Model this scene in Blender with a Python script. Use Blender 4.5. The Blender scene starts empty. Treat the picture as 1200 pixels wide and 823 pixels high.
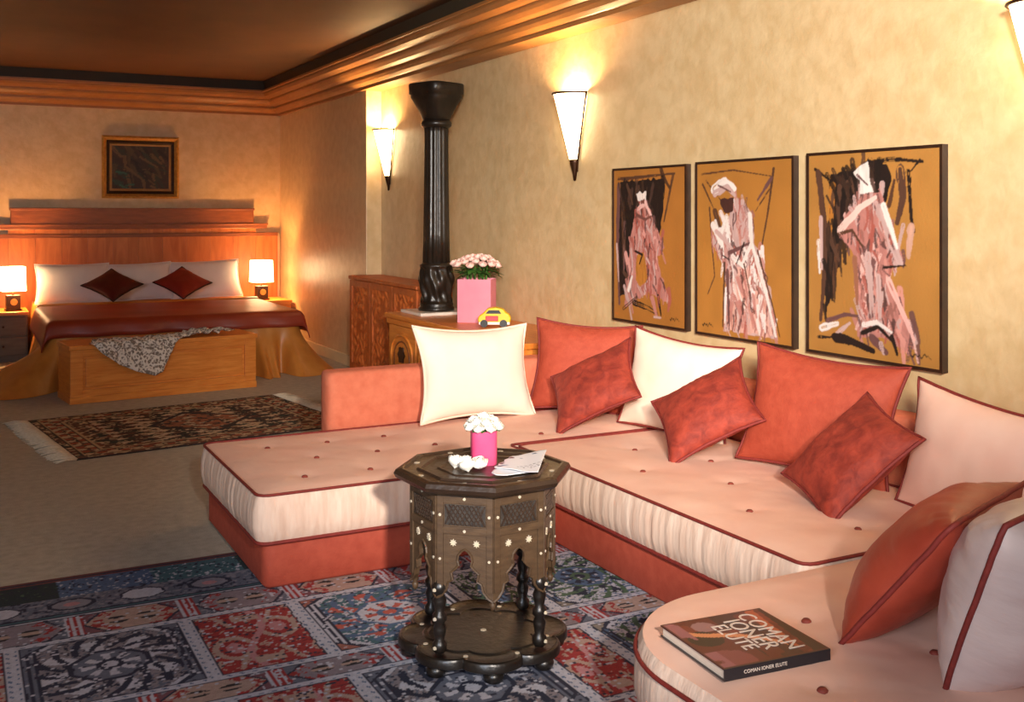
import bpy, bmesh, math, random
import numpy as np
from mathutils import Vector, Matrix, noise
from mathutils.geometry import delaunay_2d_cdt

R = math.radians
PI = math.pi
random.seed(7)
rng = np.random.default_rng(11)
scene = bpy.context.scene
C = scene.collection

# ------------------------------------------------------------------ camera
cam_d = bpy.data.cameras.new('camera')
cam = bpy.data.objects.new('camera', cam_d)
C.objects.link(cam)
cam.location = (0, 0, 1.4)
cam.rotation_euler = (R(90), 0, -math.atan(650 / 1236))
cam_d.sensor_width = 36
cam_d.lens = 36 * 1236 / 1200
cam_d.shift_y = -161.5 / 1200
cam_d.clip_start = 0.05
scene.camera = cam

# ------------------------------------------------------------------ world, large lights, exposure
world = bpy.data.worlds.new('world')
scene.world = world
world.use_nodes = True
world.node_tree.nodes['Background'].inputs[0].default_value = (0.80, 0.86, 1.0, 1)
world.node_tree.nodes['Background'].inputs[1].default_value = 0.20


def lamp(name, kind, loc, energy, col, target=None, **kw):
    l = bpy.data.lights.new(name, kind)
    l.energy = energy
    l.color = col
    for k, v in kw.items():
        setattr(l, k, v)
    o = bpy.data.objects.new(name, l)
    C.objects.link(o)
    o.location = loc
    if target is not None:
        o.rotation_euler = (Vector(target) - Vector(loc)).to_track_quat('-Z', 'Y').to_euler()
    return o


# photographer's lamp beside the camera: one narrow beam on the chaise and the ivory cushion,
# added high spot without a fixture, to brighten the wall with the paintings; weak daylight from the window side behind them
lamp('studio_spot', 'SPOT', (0.15, -0.95, 1.98), 900, (1.0, 0.88, 0.77), (2.30, 4.45, 0.50),
     spot_size=R(33), spot_blend=0.9, shadow_soft_size=0.08)
lamp('wall_fill_spot', 'SPOT', (-0.45, -1.2, 2.45), 1700, (1.0, 0.94, 0.84), (3.3, 3.75, 1.98),
     spot_size=R(42), spot_blend=0.9, shadow_soft_size=0.35)
lamp('daylight', 'AREA', (-1.9, -0.6, 1.9), 78, (0.76, 0.85, 1.0), (1.2, 5.2, 0.4),
     shape='RECTANGLE', size=1.6, size_y=1.3)

vs = scene.view_settings
vs.view_transform = 'Standard'
vs.look = 'None'
vs.exposure = 0.55
vs.gamma = 1.0
vs.use_curve_mapping = False


# ------------------------------------------------------------------ colour and material helpers
def lin(c):
    return tuple(((v / 255) / 12.92 if v / 255 <= 0.04045 else ((v / 255 + 0.055) / 1.055) ** 2.4) for v in c)


def lin_np(a):
    a = np.asarray(a, float) / 255
    return np.where(a <= 0.04045, a / 12.92, ((a + 0.055) / 1.055) ** 2.4)


def mat(name, c1, c2=None, scale=8.0, rough=0.6, bump=0.0, bscale=40.0, metal=0.0, sheen=0.0,
        emit=0.0, ecol=None, stretch=(1, 1, 1), detail=4.0, coat=0.0, attr=None, contrast=(0.3, 0.7),
        alpha=1.0, spec=0.5, distort=0.0, bdist=0.01, trans=0.0):
    m = bpy.data.materials.new(name)
    m.use_nodes = True
    nt = m.node_tree
    N, L = nt.nodes, nt.links
    p = N['Principled BSDF']
    p.inputs['Base Color'].default_value = (*lin(c1), 1)
    p.inputs['Roughness'].default_value = rough
    p.inputs['Metallic'].default_value = metal
    p.inputs['Sheen Weight'].default_value = sheen
    p.inputs['Coat Weight'].default_value = coat
    p.inputs['Coat Roughness'].default_value = 0.25
    p.inputs['Specular IOR Level'].default_value = spec
    p.inputs['Transmission Weight'].default_value = trans
    if sheen:
        p.inputs['Sheen Tint'].default_value = (*lin(c1), 1)
        p.inputs['Sheen Roughness'].default_value = 0.4
    if emit:
        p.inputs['Emission Color'].default_value = (*lin(ecol or c1), 1)
        p.inputs['Emission Strength'].default_value = emit
    tc = N.new('ShaderNodeTexCoord')
    mp = N.new('ShaderNodeMapping')
    mp.inputs['Scale'].default_value = stretch
    L.new(tc.outputs['Object'], mp.inputs['Vector'])
    if attr:
        a = N.new('ShaderNodeAttribute')
        a.attribute_name = attr
        L.new(a.outputs['Color'], p.inputs['Base Color'])
    elif c2 is not None:
        n = N.new('ShaderNodeTexNoise')
        n.inputs['Scale'].default_value = scale
        n.inputs['Detail'].default_value = detail
        n.inputs['Distortion'].default_value = distort
        L.new(mp.outputs[0], n.inputs['Vector'])
        cr = N.new('ShaderNodeValToRGB')
        cr.color_ramp.elements[0].position = contrast[0]
        cr.color_ramp.elements[1].position = contrast[1]
        cr.color_ramp.elements[0].color = (*lin(c1), 1)
        cr.color_ramp.elements[1].color = (*lin(c2), 1)
        L.new(n.outputs['Fac'], cr.inputs[0])
        L.new(cr.outputs[0], p.inputs['Base Color'])
    if bump:
        n2 = N.new('ShaderNodeTexNoise')
        n2.inputs['Scale'].default_value = bscale
        n2.inputs['Detail'].default_value = 5
        L.new(mp.outputs[0], n2.inputs['Vector'])
        b = N.new('ShaderNodeBump')
        b.inputs['Strength'].default_value = bump
        b.inputs['Distance'].default_value = bdist
        L.new(n2.outputs['Fac'], b.inputs['Height'])
        L.new(b.outputs[0], p.inputs['Normal'])
    return m


M = {}
M['plaster'] = mat('pearly_plaster', (206, 174, 126), (218, 189, 143), 11, rough=0.38, bump=0.22, bscale=14, detail=8,
                   distort=0.3, bdist=0.02, contrast=(0.35, 0.65), spec=0.6)
M['ceiling'] = mat('ceiling_paint', (84, 56, 34), (94, 62, 38), 3, rough=0.6)
M['cove'] = mat('cove_paint', (58, 48, 32), (64, 52, 36), 3, rough=0.7)
M['cornice'] = mat('cornice_plaster', (152, 100, 54), (166, 112, 62), 6, rough=0.42, bump=0.1, bscale=20)
M['carpet'] = mat('carpet', (172, 164, 146), (194, 186, 168), 22, rough=0.95, bump=0.5, bscale=160, detail=8)
M['skirting'] = mat('skirting', (222, 196, 150), (232, 206, 160), 5, rough=0.45)
M['honey'] = mat('honey_wood', (212, 118, 42), (234, 150, 66), 3, rough=0.38, stretch=(2, 2, 18), bump=0.06, bscale=8, detail=6, distort=0.6)
M['honey_x'] = mat('honey_wood_along', (214, 122, 44), (236, 152, 68), 3, rough=0.36, stretch=(2, 18, 18), bump=0.06, bscale=8, detail=6, distort=0.6)
M['honey_y'] = mat('honey_wood_deep', (212, 114, 38), (234, 144, 58), 3, rough=0.36, stretch=(18, 2, 18), bump=0.06, bscale=8, detail=6, distort=0.6)
M['panelwood'] = mat('headboard_wood', (176, 98, 44), (206, 128, 66), 2.2, rough=0.42, stretch=(6, 6, 1), bump=0.05, bscale=8, detail=7, distort=1.0)
M['capwood'] = mat('headboard_cap_wood', (120, 66, 32), (142, 82, 42), 3, rough=0.4, stretch=(2, 12, 12))
M['carvedwood'] = mat('carved_wood', (176, 84, 34), (204, 108, 48), 14, rough=0.5, bump=0.4, bscale=30)
M['greywood'] = mat('nightstand_wood', (96, 78, 58), (112, 92, 68), 4, rough=0.5, stretch=(2, 12, 12))
M['coral'] = mat('coral_velvet', (164, 66, 46), (178, 78, 56), 26, rough=0.8, sheen=0.25, bump=0.15, bscale=120, detail=6)
M['coral_back'] = mat('coral_backrest', (204, 108, 78), (218, 126, 94), 20, rough=0.85, sheen=0.2, bump=0.15, bscale=90)
M['coral_cush'] = mat('coral_cushion_fabric', (160, 60, 37), (174, 72, 47), 30, rough=0.75, sheen=0.3, bump=0.2, bscale=100)
M['rust'] = mat('rust_velvet', (118, 34, 22), (160, 58, 38), 17, rough=0.75, sheen=0.4, bump=0.5, bscale=40, detail=6, distort=0.8, contrast=(0.32, 0.68))
M['rust_silk'] = mat('rust_silk', (146, 54, 38), (168, 68, 48), 7, rough=0.45, sheen=0.2, bump=0.3, bscale=14, detail=4)
M['peach'] = mat('peach_cotton', (236, 186, 164), (244, 202, 180), 5, rough=0.7, sheen=0.12, bump=0.12, bscale=16, detail=5)
M['pleat'] = mat('gathered_cotton', (222, 188, 166), (240, 214, 194), 40, rough=0.75, stretch=(1, 1, 0.12), bump=0.3, bscale=60)
M['cream'] = mat('cream_cushion_fabric', (236, 214, 190), (242, 224, 202), 6, rough=0.7, sheen=0.1, bump=0.1, bscale=14)
M['ivory'] = mat('ivory_cushion_fabric', (236, 224, 204), (242, 230, 212), 6, rough=0.7, bump=0.08, bscale=14)
M['lilac'] = mat('pale_silk', (198, 174, 168), (214, 192, 184), 5, rough=0.42, sheen=0.1, bump=0.35, bscale=12, detail=3, stretch=(1, 2.6, 1))
M['piping'] = mat('dark_red_piping', (116, 34, 28), (134, 44, 36), 60, rough=0.7)
M['button'] = mat('tuft_button', (122, 48, 36), (140, 60, 46), 40, rough=0.7)
M['linen'] = mat('white_linen', (234, 226, 222), (242, 236, 232), 6, rough=0.8, bump=0.12, bscale=14)
M['maroon'] = mat('maroon_satin', (74, 16, 16), (92, 24, 20), 10, rough=0.5, sheen=0.2)
M['wine'] = mat('wine_satin', (128, 32, 24), (148, 42, 32), 10, rough=0.5, sheen=0.2)
M['trimdark'] = mat('dark_cushion_trim', (36, 12, 12), rough=0.6)
M['copper'] = mat('copper_satin', (188, 116, 46), (214, 144, 66), 2.2, rough=0.42, stretch=(3, 3, 0.5), sheen=0.2, detail=3)
M['throw'] = mat('red_throw_satin', (132, 46, 26), (156, 60, 34), 2.5, rough=0.42, sheen=0.25, detail=3)
M['darkwood'] = mat('dark_carved_wood', (44, 32, 24), (60, 44, 32), 10, rough=0.38, bump=0.25, bscale=40, coat=0.2)
M['blackwood'] = mat('blackened_wood', (22, 18, 15), (31, 26, 22), 10, rough=0.35, bump=0.25, bscale=40, coat=0.2)
M['midwood'] = mat('worn_walnut', (70, 53, 38), (88, 68, 48), 8, rough=0.45, stretch=(2, 2, 8), bump=0.1, bscale=30)
M['pearl'] = mat('mother_of_pearl', (206, 194, 166), (192, 182, 168), 60, rough=0.25)
M['lattice'] = mat('carved_lattice', (44, 40, 38), (70, 64, 58), 60, rough=0.4)
M['iron'] = mat('dark_cast_iron', (26, 21, 17), (46, 36, 28), 9, rough=0.34, bump=0.3, bscale=25, detail=6)
M['bronze'] = mat('bronze_metal', (60, 36, 20), (76, 46, 26), 20, rough=0.4, metal=0.6)
M['glow'] = mat('frosted_sconce_glass', (255, 236, 200), rough=0.4, emit=9.0, ecol=(255, 222, 168))
M['lampglow'] = mat('lamp_shade_fabric', (255, 226, 190), rough=0.7, emit=9.0, ecol=(255, 206, 150))
M['marble'] = mat('white_marble', (238, 230, 216), (222, 212, 196), 6, rough=0.3)
M['pink'] = mat('pink_vase_paper', (226, 132, 152), (234, 146, 164), 6, rough=0.6)
M['hotpink'] = mat('hot_pink_vase', (222, 72, 122), (232, 90, 136), 10, rough=0.45)
M['rose'] = mat('pink_rose', (246, 196, 184), (250, 214, 202), 30, rough=0.6)
M['whiterose'] = mat('white_rose', (244, 240, 226), (250, 248, 238), 30, rough=0.6)
M['leaf'] = mat('rose_leaf', (52, 96, 36), (84, 130, 52), 20, rough=0.5)
M['yellow'] = mat('yellow_toy_paint', (242, 196, 20), rough=0.35)
M['redpaint'] = mat('red_toy_paint', (206, 40, 52), rough=0.4)
M['blackpaint'] = mat('black_rubber', (16, 14, 14), rough=0.5)
M['whitepaint'] = mat('white_toy_paint', (240, 236, 226), rough=0.4)
M['gilt'] = mat('gilt_frame', (186, 140, 70), (212, 170, 96), 30, rough=0.35, metal=0.5, bump=0.2, bscale=60)
M['framedark'] = mat('dark_frame', (40, 24, 16), (54, 32, 20), 20, rough=0.4)
M['mount'] = mat('picture_mount', (150, 112, 64), (162, 124, 74), 20, rough=0.7)
M['paint'] = mat('oil_paint', (200, 130, 50), rough=0.55, attr='col', bump=0.12, bscale=90)
M['rug'] = mat('knotted_wool', (100, 80, 80), rough=0.95, attr='col', bump=0.5, bscale=220)
M['paper'] = mat('printed_paper', (240, 240, 240), rough=0.6, attr='col')
M['pages'] = mat('book_pages', (222, 206, 190), (206, 190, 172), 80, rough=0.8, stretch=(1, 1, 20))
M['cover'] = mat('book_cover', (90, 30, 26), rough=0.3, attr='col', coat=0.3)
M['spine'] = mat('book_spine', (22, 26, 34), rough=0.3, coat=0.3)
M['letter'] = mat('book_lettering', (220, 206, 192), rough=0.4)
M['fringe'] = mat('wool_fringe', (226, 212, 188), (204, 188, 160), 60, rough=0.9)


def lace_material():
    m = mat('lace', (210, 200, 186), rough=0.8)
    nt = m.node_tree
    N, L = nt.nodes, nt.links
    p = N['Principled BSDF']
    tc = N.new('ShaderNodeTexCoord')
    v = N.new('ShaderNodeTexVoronoi')
    v.feature = 'DISTANCE_TO_EDGE'
    v.inputs['Scale'].default_value = 38
    nz = N.new('ShaderNodeTexNoise')
    nz.inputs['Scale'].default_value = 16
    nz.inputs['Distortion'].default_value = 2.5
    L.new(tc.outputs['Object'], v.inputs['Vector'])
    L.new(tc.outputs['Object'], nz.inputs['Vector'])
    mx = N.new('ShaderNodeMath')
    mx.operation = 'MULTIPLY_ADD'
    mx.inputs[1].default_value = 0.7
    L.new(v.outputs['Distance'], mx.inputs[0])
    L.new(nz.outputs['Fac'], mx.inputs[2])
    cr = N.new('ShaderNodeValToRGB')
    cr.color_ramp.elements[0].position = 0.55
    cr.color_ramp.elements[1].position = 0.68
    cr.color_ramp.elements[0].color = (*lin((236, 226, 212)), 1)
    cr.color_ramp.elements[1].color = (*lin((132, 118, 104)), 1)
    L.new(mx.outputs[0], cr.inputs[0])
    L.new(cr.outputs[0], p.inputs['Base Color'])
    return m


M['lace'] = lace_material()


# ------------------------------------------------------------------ object helpers
def link(o, parent=None):
    C.objects.link(o)
    if parent is not None:
        o.parent = parent
    return o


def mesh_obj(name, verts, faces, m, parent=None, smooth=False, col=None):
    me = bpy.data.meshes.new(name)
    me.from_pydata([tuple(v) for v in verts], [], [tuple(f) for f in faces])
    me.materials.append(M[m] if isinstance(m, str) else m)
    if smooth:
        me.polygons.foreach_set('use_smooth', [True] * len(me.polygons))
    if col is not None:
        a = me.color_attributes.new('col', 'FLOAT_COLOR', 'POINT')
        full = np.ones((len(verts), 4), np.float32)
        full[:, :3] = col
        a.data.foreach_set('color', full.ravel())
    me.update()
    return link(bpy.data.objects.new(name, me), parent)


def tag(o, label, cat, group=None, kind=None):
    if label:
        o['label'] = label
    if cat:
        o['category'] = cat
    if group:
        o['group'] = group
    if kind:
        o['kind'] = kind
    return o


def thing(name, label, cat, loc=(0, 0, 0), rz=0.0, group=None):
    o = bpy.data.objects.new(name, None)
    o.empty_display_size = 0.1
    link(o)
    o.location = loc
    o.rotation_euler = (0, 0, rz)
    return tag(o, label, cat, group)


class MB:
    """collects verts and faces"""

    def __init__(s):
        s.v, s.f = [], []

    def add(s, v, f):
        n = len(s.v)
        s.v += [tuple(a) for a in v]
        s.f += [tuple(i + n for i in q) for q in f]
        return s

    def box(s, x0, x1, y0, y1, z0, z1, b=0.0):
        bm = bmesh.new()
        bmesh.ops.create_cube(bm, size=1)
        for v in bm.verts:
            v.co = Vector(((x0 + x1) / 2 + v.co.x * (x1 - x0), (y0 + y1) / 2 + v.co.y * (y1 - y0),
                           (z0 + z1) / 2 + v.co.z * (z1 - z0)))
        if b:
            bmesh.ops.bevel(bm, geom=bm.edges[:] , offset=b, segments=2, affect='EDGES', profile=0.5)
        bm.verts.index_update()
        s.add([v.co[:] for v in bm.verts], [[v.index for v in f.verts] for f in bm.faces])
        bm.free()
        return s

    def prism(s, pts, ax, a0, a1):
        """2-D polygon extruded along an axis; ax 'x': pts are (y,z); 'y': (x,z); 'z': (x,y)"""
        n = len(pts)

        def mk(p, a):
            return {'x': (a, p[0], p[1]), 'y': (p[0], a, p[1]), 'z': (p[0], p[1], a)}[ax]
        v = [mk(p, a0) for p in pts] + [mk(p, a1) for p in pts]
        f = [[i, (i + 1) % n, n + (i + 1) % n, n + i] for i in range(n)] + [list(range(n))[::-1], list(range(n, 2 * n))]
        return s.add(v, f)

    def lathe(s, prof, seg=24, cx=0, cy=0, mod=None, a0=0.0, a1=2 * PI, caps=True):
        full = abs(a1 - a0 - 2 * PI) < 1e-6
        cnt = seg if full else seg + 1
        v, f = [], []
        for (r, z) in prof:
            for k in range(cnt):
                a = a0 + (a1 - a0) * k / seg
                rr = r * (mod(a, z) if mod else 1)
                v.append((cx + rr * math.cos(a), cy + rr * math.sin(a), z))
        for i in range(len(prof) - 1):
            for k in range(seg):
                k2 = (k + 1) % cnt
                f.append((i * cnt + k, i * cnt + k2, (i + 1) * cnt + k2, (i + 1) * cnt + k))
        if caps and full:
            f.append(tuple(range(cnt))[::-1])
            f.append(tuple(range((len(prof) - 1) * cnt, len(prof) * cnt)))
        return s.add(v, f)

    def tube(s, pts, r, seg=6, closed=False):
        P = [Vector(p) for p in pts]
        n = len(P)
        v, f = [], []
        prev = None
        for i in range(n):
            a = P[(i - 1) % n] if (closed or i > 0) else P[i]
            b = P[(i + 1) % n] if (closed or i < n - 1) else P[i]
            t = (b - a)
            t = t.normalized() if t.length > 1e-9 else Vector((0, 0, 1))
            if prev is None:
                u = t.orthogonal().normalized()
            else:
                u = prev - t * prev.dot(t)
                u = u.normalized() if u.length > 1e-6 else t.orthogonal().normalized()
            prev = u
            w = t.cross(u)
            rr = r[i] if hasattr(r, '__len__') else r
            for k in range(seg):
                q = 2 * PI * k / seg
                v.append(tuple(P[i] + (u * math.cos(q) + w * math.sin(q)) * rr))
        m = n if closed else n - 1
        for i in range(m):
            j = (i + 1) % n
            for k in range(seg):
                k2 = (k + 1) % seg
                f.append((i * seg + k, i * seg + k2, j * seg + k2, j * seg + k))
        if not closed:
            f.append(tuple(range(seg))[::-1])
            f.append(tuple(range((n - 1) * seg, n * seg)))
        return s.add(v, f)

    def build(s, name, m, parent=None, smooth=False):
        return mesh_obj(name, s.v, s.f, m, parent, smooth)


def nz(x, y, z=0.0):
    return noise.noise(Vector((x, y, z)))


def struct(o):
    o['kind'] = 'structure'
    return o


def auto_smooth(o, ang=40):
    me = o.data
    me.polygons.foreach_set('use_smooth', [True] * len(me.polygons))
    try:
        me.set_sharp_from_angle(angle=R(ang))
    except Exception:
        pass
    return o


# ------------------------------------------------------------------ the room
XW, XF, YR, YB, XL, YN, ZC = 3.32, 3.18, 8.80, 11.60, -2.6, -1.6, 2.83
struct(MB().box(XL - .1, XW + .15, YN, YB + .15, -.12, 0).build('floor', 'carpet'))
struct(MB().box(XW, XW + .15, YN, YR, 0, ZC).build('wall_right', 'plaster'))
struct(MB().box(XF, XW + .15, YR, YB + .15, 0, ZC, .006).build('wall_bedroom_right', 'plaster'))
struct(MB().box(XL - .1, XF, YB, YB + .15, 0, ZC).build('wall_back', 'plaster'))
struct(MB().box(XL - .15, XL, YN, YB, 0, ZC).build('wall_left', 'plaster'))
struct(MB().box(XL - .15, XW + .15, YN, YB + .15, ZC, ZC + .1).build('ceiling', 'ceiling'))
struct(MB().box(XF - .016, XF, YR - .016, YB, 0, .10, .004).build('baseboard_right', 'skirting'))
struct(MB().box(XF - .035, XF - .012, YB - .03, YB, 0, 1.18, .004).build('trim_3', 'skirting'))
prof = [(0, 2.48), (.035, 2.48), (.035, 2.505), (.05, 2.512), (.075, 2.53), (.09, 2.552), (.09, 2.575), (.105, 2.58),
        (.135, 2.592), (.16, 2.615), (.17, 2.63), (.17, 2.645), (.20, 2.65), (.235, 2.665), (.25, 2.69), (.25, 2.705), (.265, 2.71), (.265, 2.73)]
pr = [(XF - o, z) for o, z in prof] + [(XW + .01, 2.73), (XW + .01, 2.48)]
struct(MB().prism(pr, 'y', YN, YB + .01).build('trim_1', 'cornice'))
pr = [(YB - o, z) for o, z in prof] + [(YB + .01, 2.73), (YB + .01, 2.48)]
struct(MB().prism(pr, 'x', XL, XF + .01).build('trim_2', 'cornice'))
struct(MB().box(XF - .24, XW + .01, YN, YB, 2.73, ZC + .01).build('trim_4', 'cove'))
struct(MB().box(XL, XF, YB - .24, YB + .01, 2.73, ZC + .01).build('trim_5', 'cove'))


# ------------------------------------------------------------------ rug patterns (flat woven pattern)
def vnoise(X, Y, s, seed=0):
    """value noise on arrays"""
    r = np.random.default_rng(seed)
    T = r.random((64, 64))
    x, y = X * s, Y * s
    x0, y0 = np.floor(x).astype(int), np.floor(y).astype(int)
    fx, fy = x - x0, y - y0
    fx, fy = fx * fx * (3 - 2 * fx), fy * fy * (3 - 2 * fy)
    g = lambda i, j: T[(y0 + j) % 64, (x0 + i) % 64]
    return (g(0, 0) * (1 - fx) + g(1, 0) * fx) * (1 - fy) + (g(0, 1) * (1 - fx) + g(1, 1) * fx) * fy


def cell_noise(X, Y, s, seed=0):
    r = np.random.default_rng(seed)
    T = r.random((64, 64))
    return T[np.floor(Y * s).astype(int) % 64, np.floor(X * s).astype(int) % 64]


PAL = dict(white=(178, 180, 194), beige=(166, 142, 132), navy=(30, 36, 58), black=(24, 24, 32), blue=(72, 96, 130),
           teal=(60, 96, 106), red=(148, 42, 44), coral=(172, 84, 72), pink=(176, 124, 130), ochre=(186, 146, 84),
           green=(70, 96, 74), grey=(126, 124, 136), slate=(92, 98, 116))


def put(col, mask, c):
    col[mask] = lin_np(PAL[c] if isinstance(c, str) else c)


def motif_star(col, u, v, base, c1, c2, c3):
    """u,v in -1..1 ; layered eight-point star with hooks"""
    r = np.hypot(u, v)
    a = np.arctan2(v, u)
    s = np.maximum(np.abs(u) + np.abs(v), np.maximum(np.abs(u), np.abs(v)) * 1.35)
    put(col, (np.sin(a * 8) > 0.25) & (r > .42) & (r < .80), c2)
    put(col, (np.sin(a * 16 + r * 18) > 0.35) & (r > .50) & (r < .92), c3)
    put(col, s < .62, c3)
    put(col, s < .54, c1)
    put(col, (np.sin(a * 8 + 1) > 0.1) & (s < .44), c2)
    put(col, s < .22, c3)
    put(col, s < .12, c2)


def big_rug_colors(X, Y):
    col = np.zeros(X.shape + (3,))
    jx = X + .004 * (vnoise(X, Y, 60, 3) - .5)
    jy = Y + .004 * (vnoise(X, Y, 60, 4) - .5)
    col[:] = lin_np(PAL['slate'])
    xs = [-1.2, -.9, -.4, .15, .685, 1.055, 1.62, 1.865, 2.36, 2.8, 3.3]
    rows = [(1.22, 1.75), (1.88, 2.40), (2.53, 3.05), (3.19, 3.72)]
    rn = .6 * vnoise(X, Y, 62, 9) + .4 * vnoise(X, Y, 120, 19)
    sp = cell_noise(X, Y, 95, 5)
    types = [['g', 'r', 't', 'w'], ['r', 't', 'w', 'g'], ['w', 'r', 'g', 'r'], ['t', 'g', 'r', 't']]
    order = {3: ['t', 'r', 'r', 'g', 'r', 't', 'w', 'w', 'r', 'g'], 2: ['r', 'g', 'w', 't', 'r', 'g', 'r', 'w', 't', 'r'],
             1: ['g', 't', 'r', 'w', 'g', 'r', 't', 'r', 'g', 'w'], 0: ['w', 'r', 't', 'g', 'r', 'w', 'r', 'g', 't', 'r']}
    pal = {'g': ((126, 120, 128), 'slate', 'white', 'navy'), 'r': ('red', 'beige', 'pink', 'coral'),
           't': ('teal', 'white', 'coral', 'blue'), 'w': ('white', 'blue', 'navy', 'green')}
    for ri, (y0, y1) in enumerate(rows):
        for ci in range(len(xs) - 1):
            x0, x1 = xs[ci], xs[ci + 1]
            ty = order[ri][ci]
            m = (jx >= x0) & (jx < x1) & (jy >= y0) & (jy < y1)
            if not m.any():
                continue
            sub = np.zeros((m.sum(), 3))
            u = (2 * (jx[m] - x0) / (x1 - x0) - 1)
            v = (2 * (jy[m] - y0) / (y1 - y0) - 1)
            base, c1, c2, c3 = pal[ty]
            sub[:] = lin_np(PAL[base] if isinstance(base, str) else base)
            n1, n2 = rn[m], sp[m]
            if ty == 'r':
                put(sub, n1 > .70, 'beige')
                put(sub, n1 < .26, (104, 30, 36))
            else:
                put(sub, n1 > .64, c1)
                put(sub, (n1 < .34), c3)
            if ty == 'r':
                r1 = np.hypot(u * 1.1 - .5, v * 1.1 - .25)
                r2 = np.hypot(u * 1.1 + .5, v * 1.1 + .25)
                for rr in (r1, r2):
                    put(sub, (np.abs(rr - .34) < .06), 'beige')
                    put(sub, rr < .17, 'pink')
                put(sub, (np.abs(u - .25 * np.sin(v * 3)) < .07), 'pink')
                put(sub, (np.abs(np.abs(v) - .68) < .10) & (np.abs(u) < .24), 'beige')
                put(sub, (np.abs(np.abs(u) - np.abs(v) * .5 - .1) < .05) & (np.abs(v) > .4) & (np.abs(v) < .85), 'beige')
                put(sub, (np.abs(u) > .80) & (n1 > .55), 'beige')
            else:
                # clipped corners
                cut = np.abs(u) + np.abs(v) > 1.52
                put(sub, cut, (150, 92, 80) if ty == 't' else ((128, 120, 112) if ty == 'w' else 'slate'))
                put(sub, np.abs(np.abs(u) + np.abs(v) - 1.52) < .05, 'navy')
                put(sub, np.abs(np.abs(u) + np.abs(v) - 1.44) < .04, 'white')
                motif_star(sub, u * 1.02, v * 1.02, base, c1, c2, c3)
                st = (np.abs(u) > .74) & (np.abs(u) < .9) & ~cut
                put(sub, st & (np.sin(u * 80) > 0), 'navy')
                put(sub, st & (np.sin(u * 80) < -.2), c1)
            put(sub, n2 > .93, 'white')
            put(sub, n2 < .05, 'navy')
            # frame of the cell: dark line, dotted white band
            d = np.minimum(np.minimum(jx[m] - x0, x1 - jx[m]), np.minimum(jy[m] - y0, y1 - jy[m]))
            put(sub, d < .028, 'navy')
            put(sub, d < .022, 'white')
            put(sub, (d < .016) & (d > .008) & (np.sin((jx[m] + jy[m]) * 170) > .55), 'blue')
            col[m] = sub
    # bands of oblong medallions between the rows
    for bi, (y0, y1) in enumerate([(1.75, 1.88), (2.40, 2.53), (3.05, 3.19), (3.72, 3.93)]):
        m = (jy >= y0) & (jy < y1)
        per = .37
        k = np.floor((jx[m] + .13 * bi) / per).astype(int)
        u = 2 * (((jx[m] + .13 * bi) / per) % 1) - 1
        v = 2 * (jy[m] - y0) / (y1 - y0) - 1
        sub = np.zeros((m.sum(), 3))
        sub[:] = lin_np(PAL['slate'])
        n1, n2 = rn[m], sp[m]
        put(sub, (k % 2 == 0), (112, 70, 80))
        put(sub, n1 > .68, 'grey')
        dd = np.abs(u) * .9 + np.abs(v) * .35
        put(sub, dd < .80, 'navy')
        put(sub, dd < .74, 'beige')
        put(sub, (dd < .74) & (k % 2 == 1), (128, 118, 128))
        put(sub, (dd < .74) & (dd > .5) & (n1 > .55), 'red')
        put(sub, (np.hypot((np.abs(u) - .26) * 1.3, v * .8) < .25), 'black')
        put(sub, (np.hypot((np.abs(u) - .26) * 1.3, v * .8) < .25) & (np.abs(v) < .12), 'beige')
        st = np.abs(u) > .84
        put(sub, st, 'red')
        put(sub, st & (np.sin(u * 60) > .1), 'white')
        put(sub, n2 > .95, 'white')
        put(sub, np.abs(v) > .86, 'navy')
        put(sub, np.abs(v) > .92, 'white')
        col[m] = sub
    # outer border
    m = jy >= 3.93
    x, y = jx[m], jy[m]
    sub = np.zeros((m.sum(), 3))
    sub[:] = lin_np(PAL['teal'])
    n1, n2 = rn[m], sp[m]
    b1 = (y < 3.965)
    b2 = (y >= 3.965) & (y < 4.13)
    b3 = (y >= 4.13) & (y < 4.315)
    b4 = y >= 4.315
    put(sub, b1, 'navy')
    put(sub, b1 & (np.abs(y - 3.947) < .007), 'teal')
    k = np.floor(x / .24).astype(int)
    u = 2 * ((x / .24) % 1) - 1
    v = 2 * (y - 3.965) / .165 - 1
    put(sub, b2, 'slate')
    put(sub, b2 & (n1 > .6), 'grey')
    put(sub, b2 & (n1 < .3), 'navy')
    s = np.maximum(np.abs(u) + np.abs(v) * .9, np.maximum(np.abs(u), np.abs(v)) * 1.35)
    put(sub, b2 & (s < .9), 'navy')
    put(sub, b2 & (s < .78) & (k % 2 == 0), 'white')
    put(sub, b2 & (s < .7) & (k % 2 == 1), 'grey')
    put(sub, b2 & (s < .3) & (k % 2 == 1), 'pink')
    k3 = np.floor(x / .33).astype(int) % 3
    put(sub, b3 & (k3 == 0), (30, 46, 50))
    put(sub, b3 & (k3 == 1), 'blue')
    put(sub, b3 & (k3 == 2), 'teal')
    put(sub, b3 & (n1 > .7) & (k3 > 0), 'white')
    put(sub, b3 & (n1 < .3), 'navy')
    put(sub, b3 & (n1 > .78) & (k3 == 0), 'green')
    put(sub, b4, (104, 54, 56))
    put(sub, b4 & (np.abs(y - 4.335) < .006), 'navy')
    col[m] = sub
    col *= (.86 + .28 * vnoise(X, Y, 130, 21))[..., None]
    return col


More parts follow.
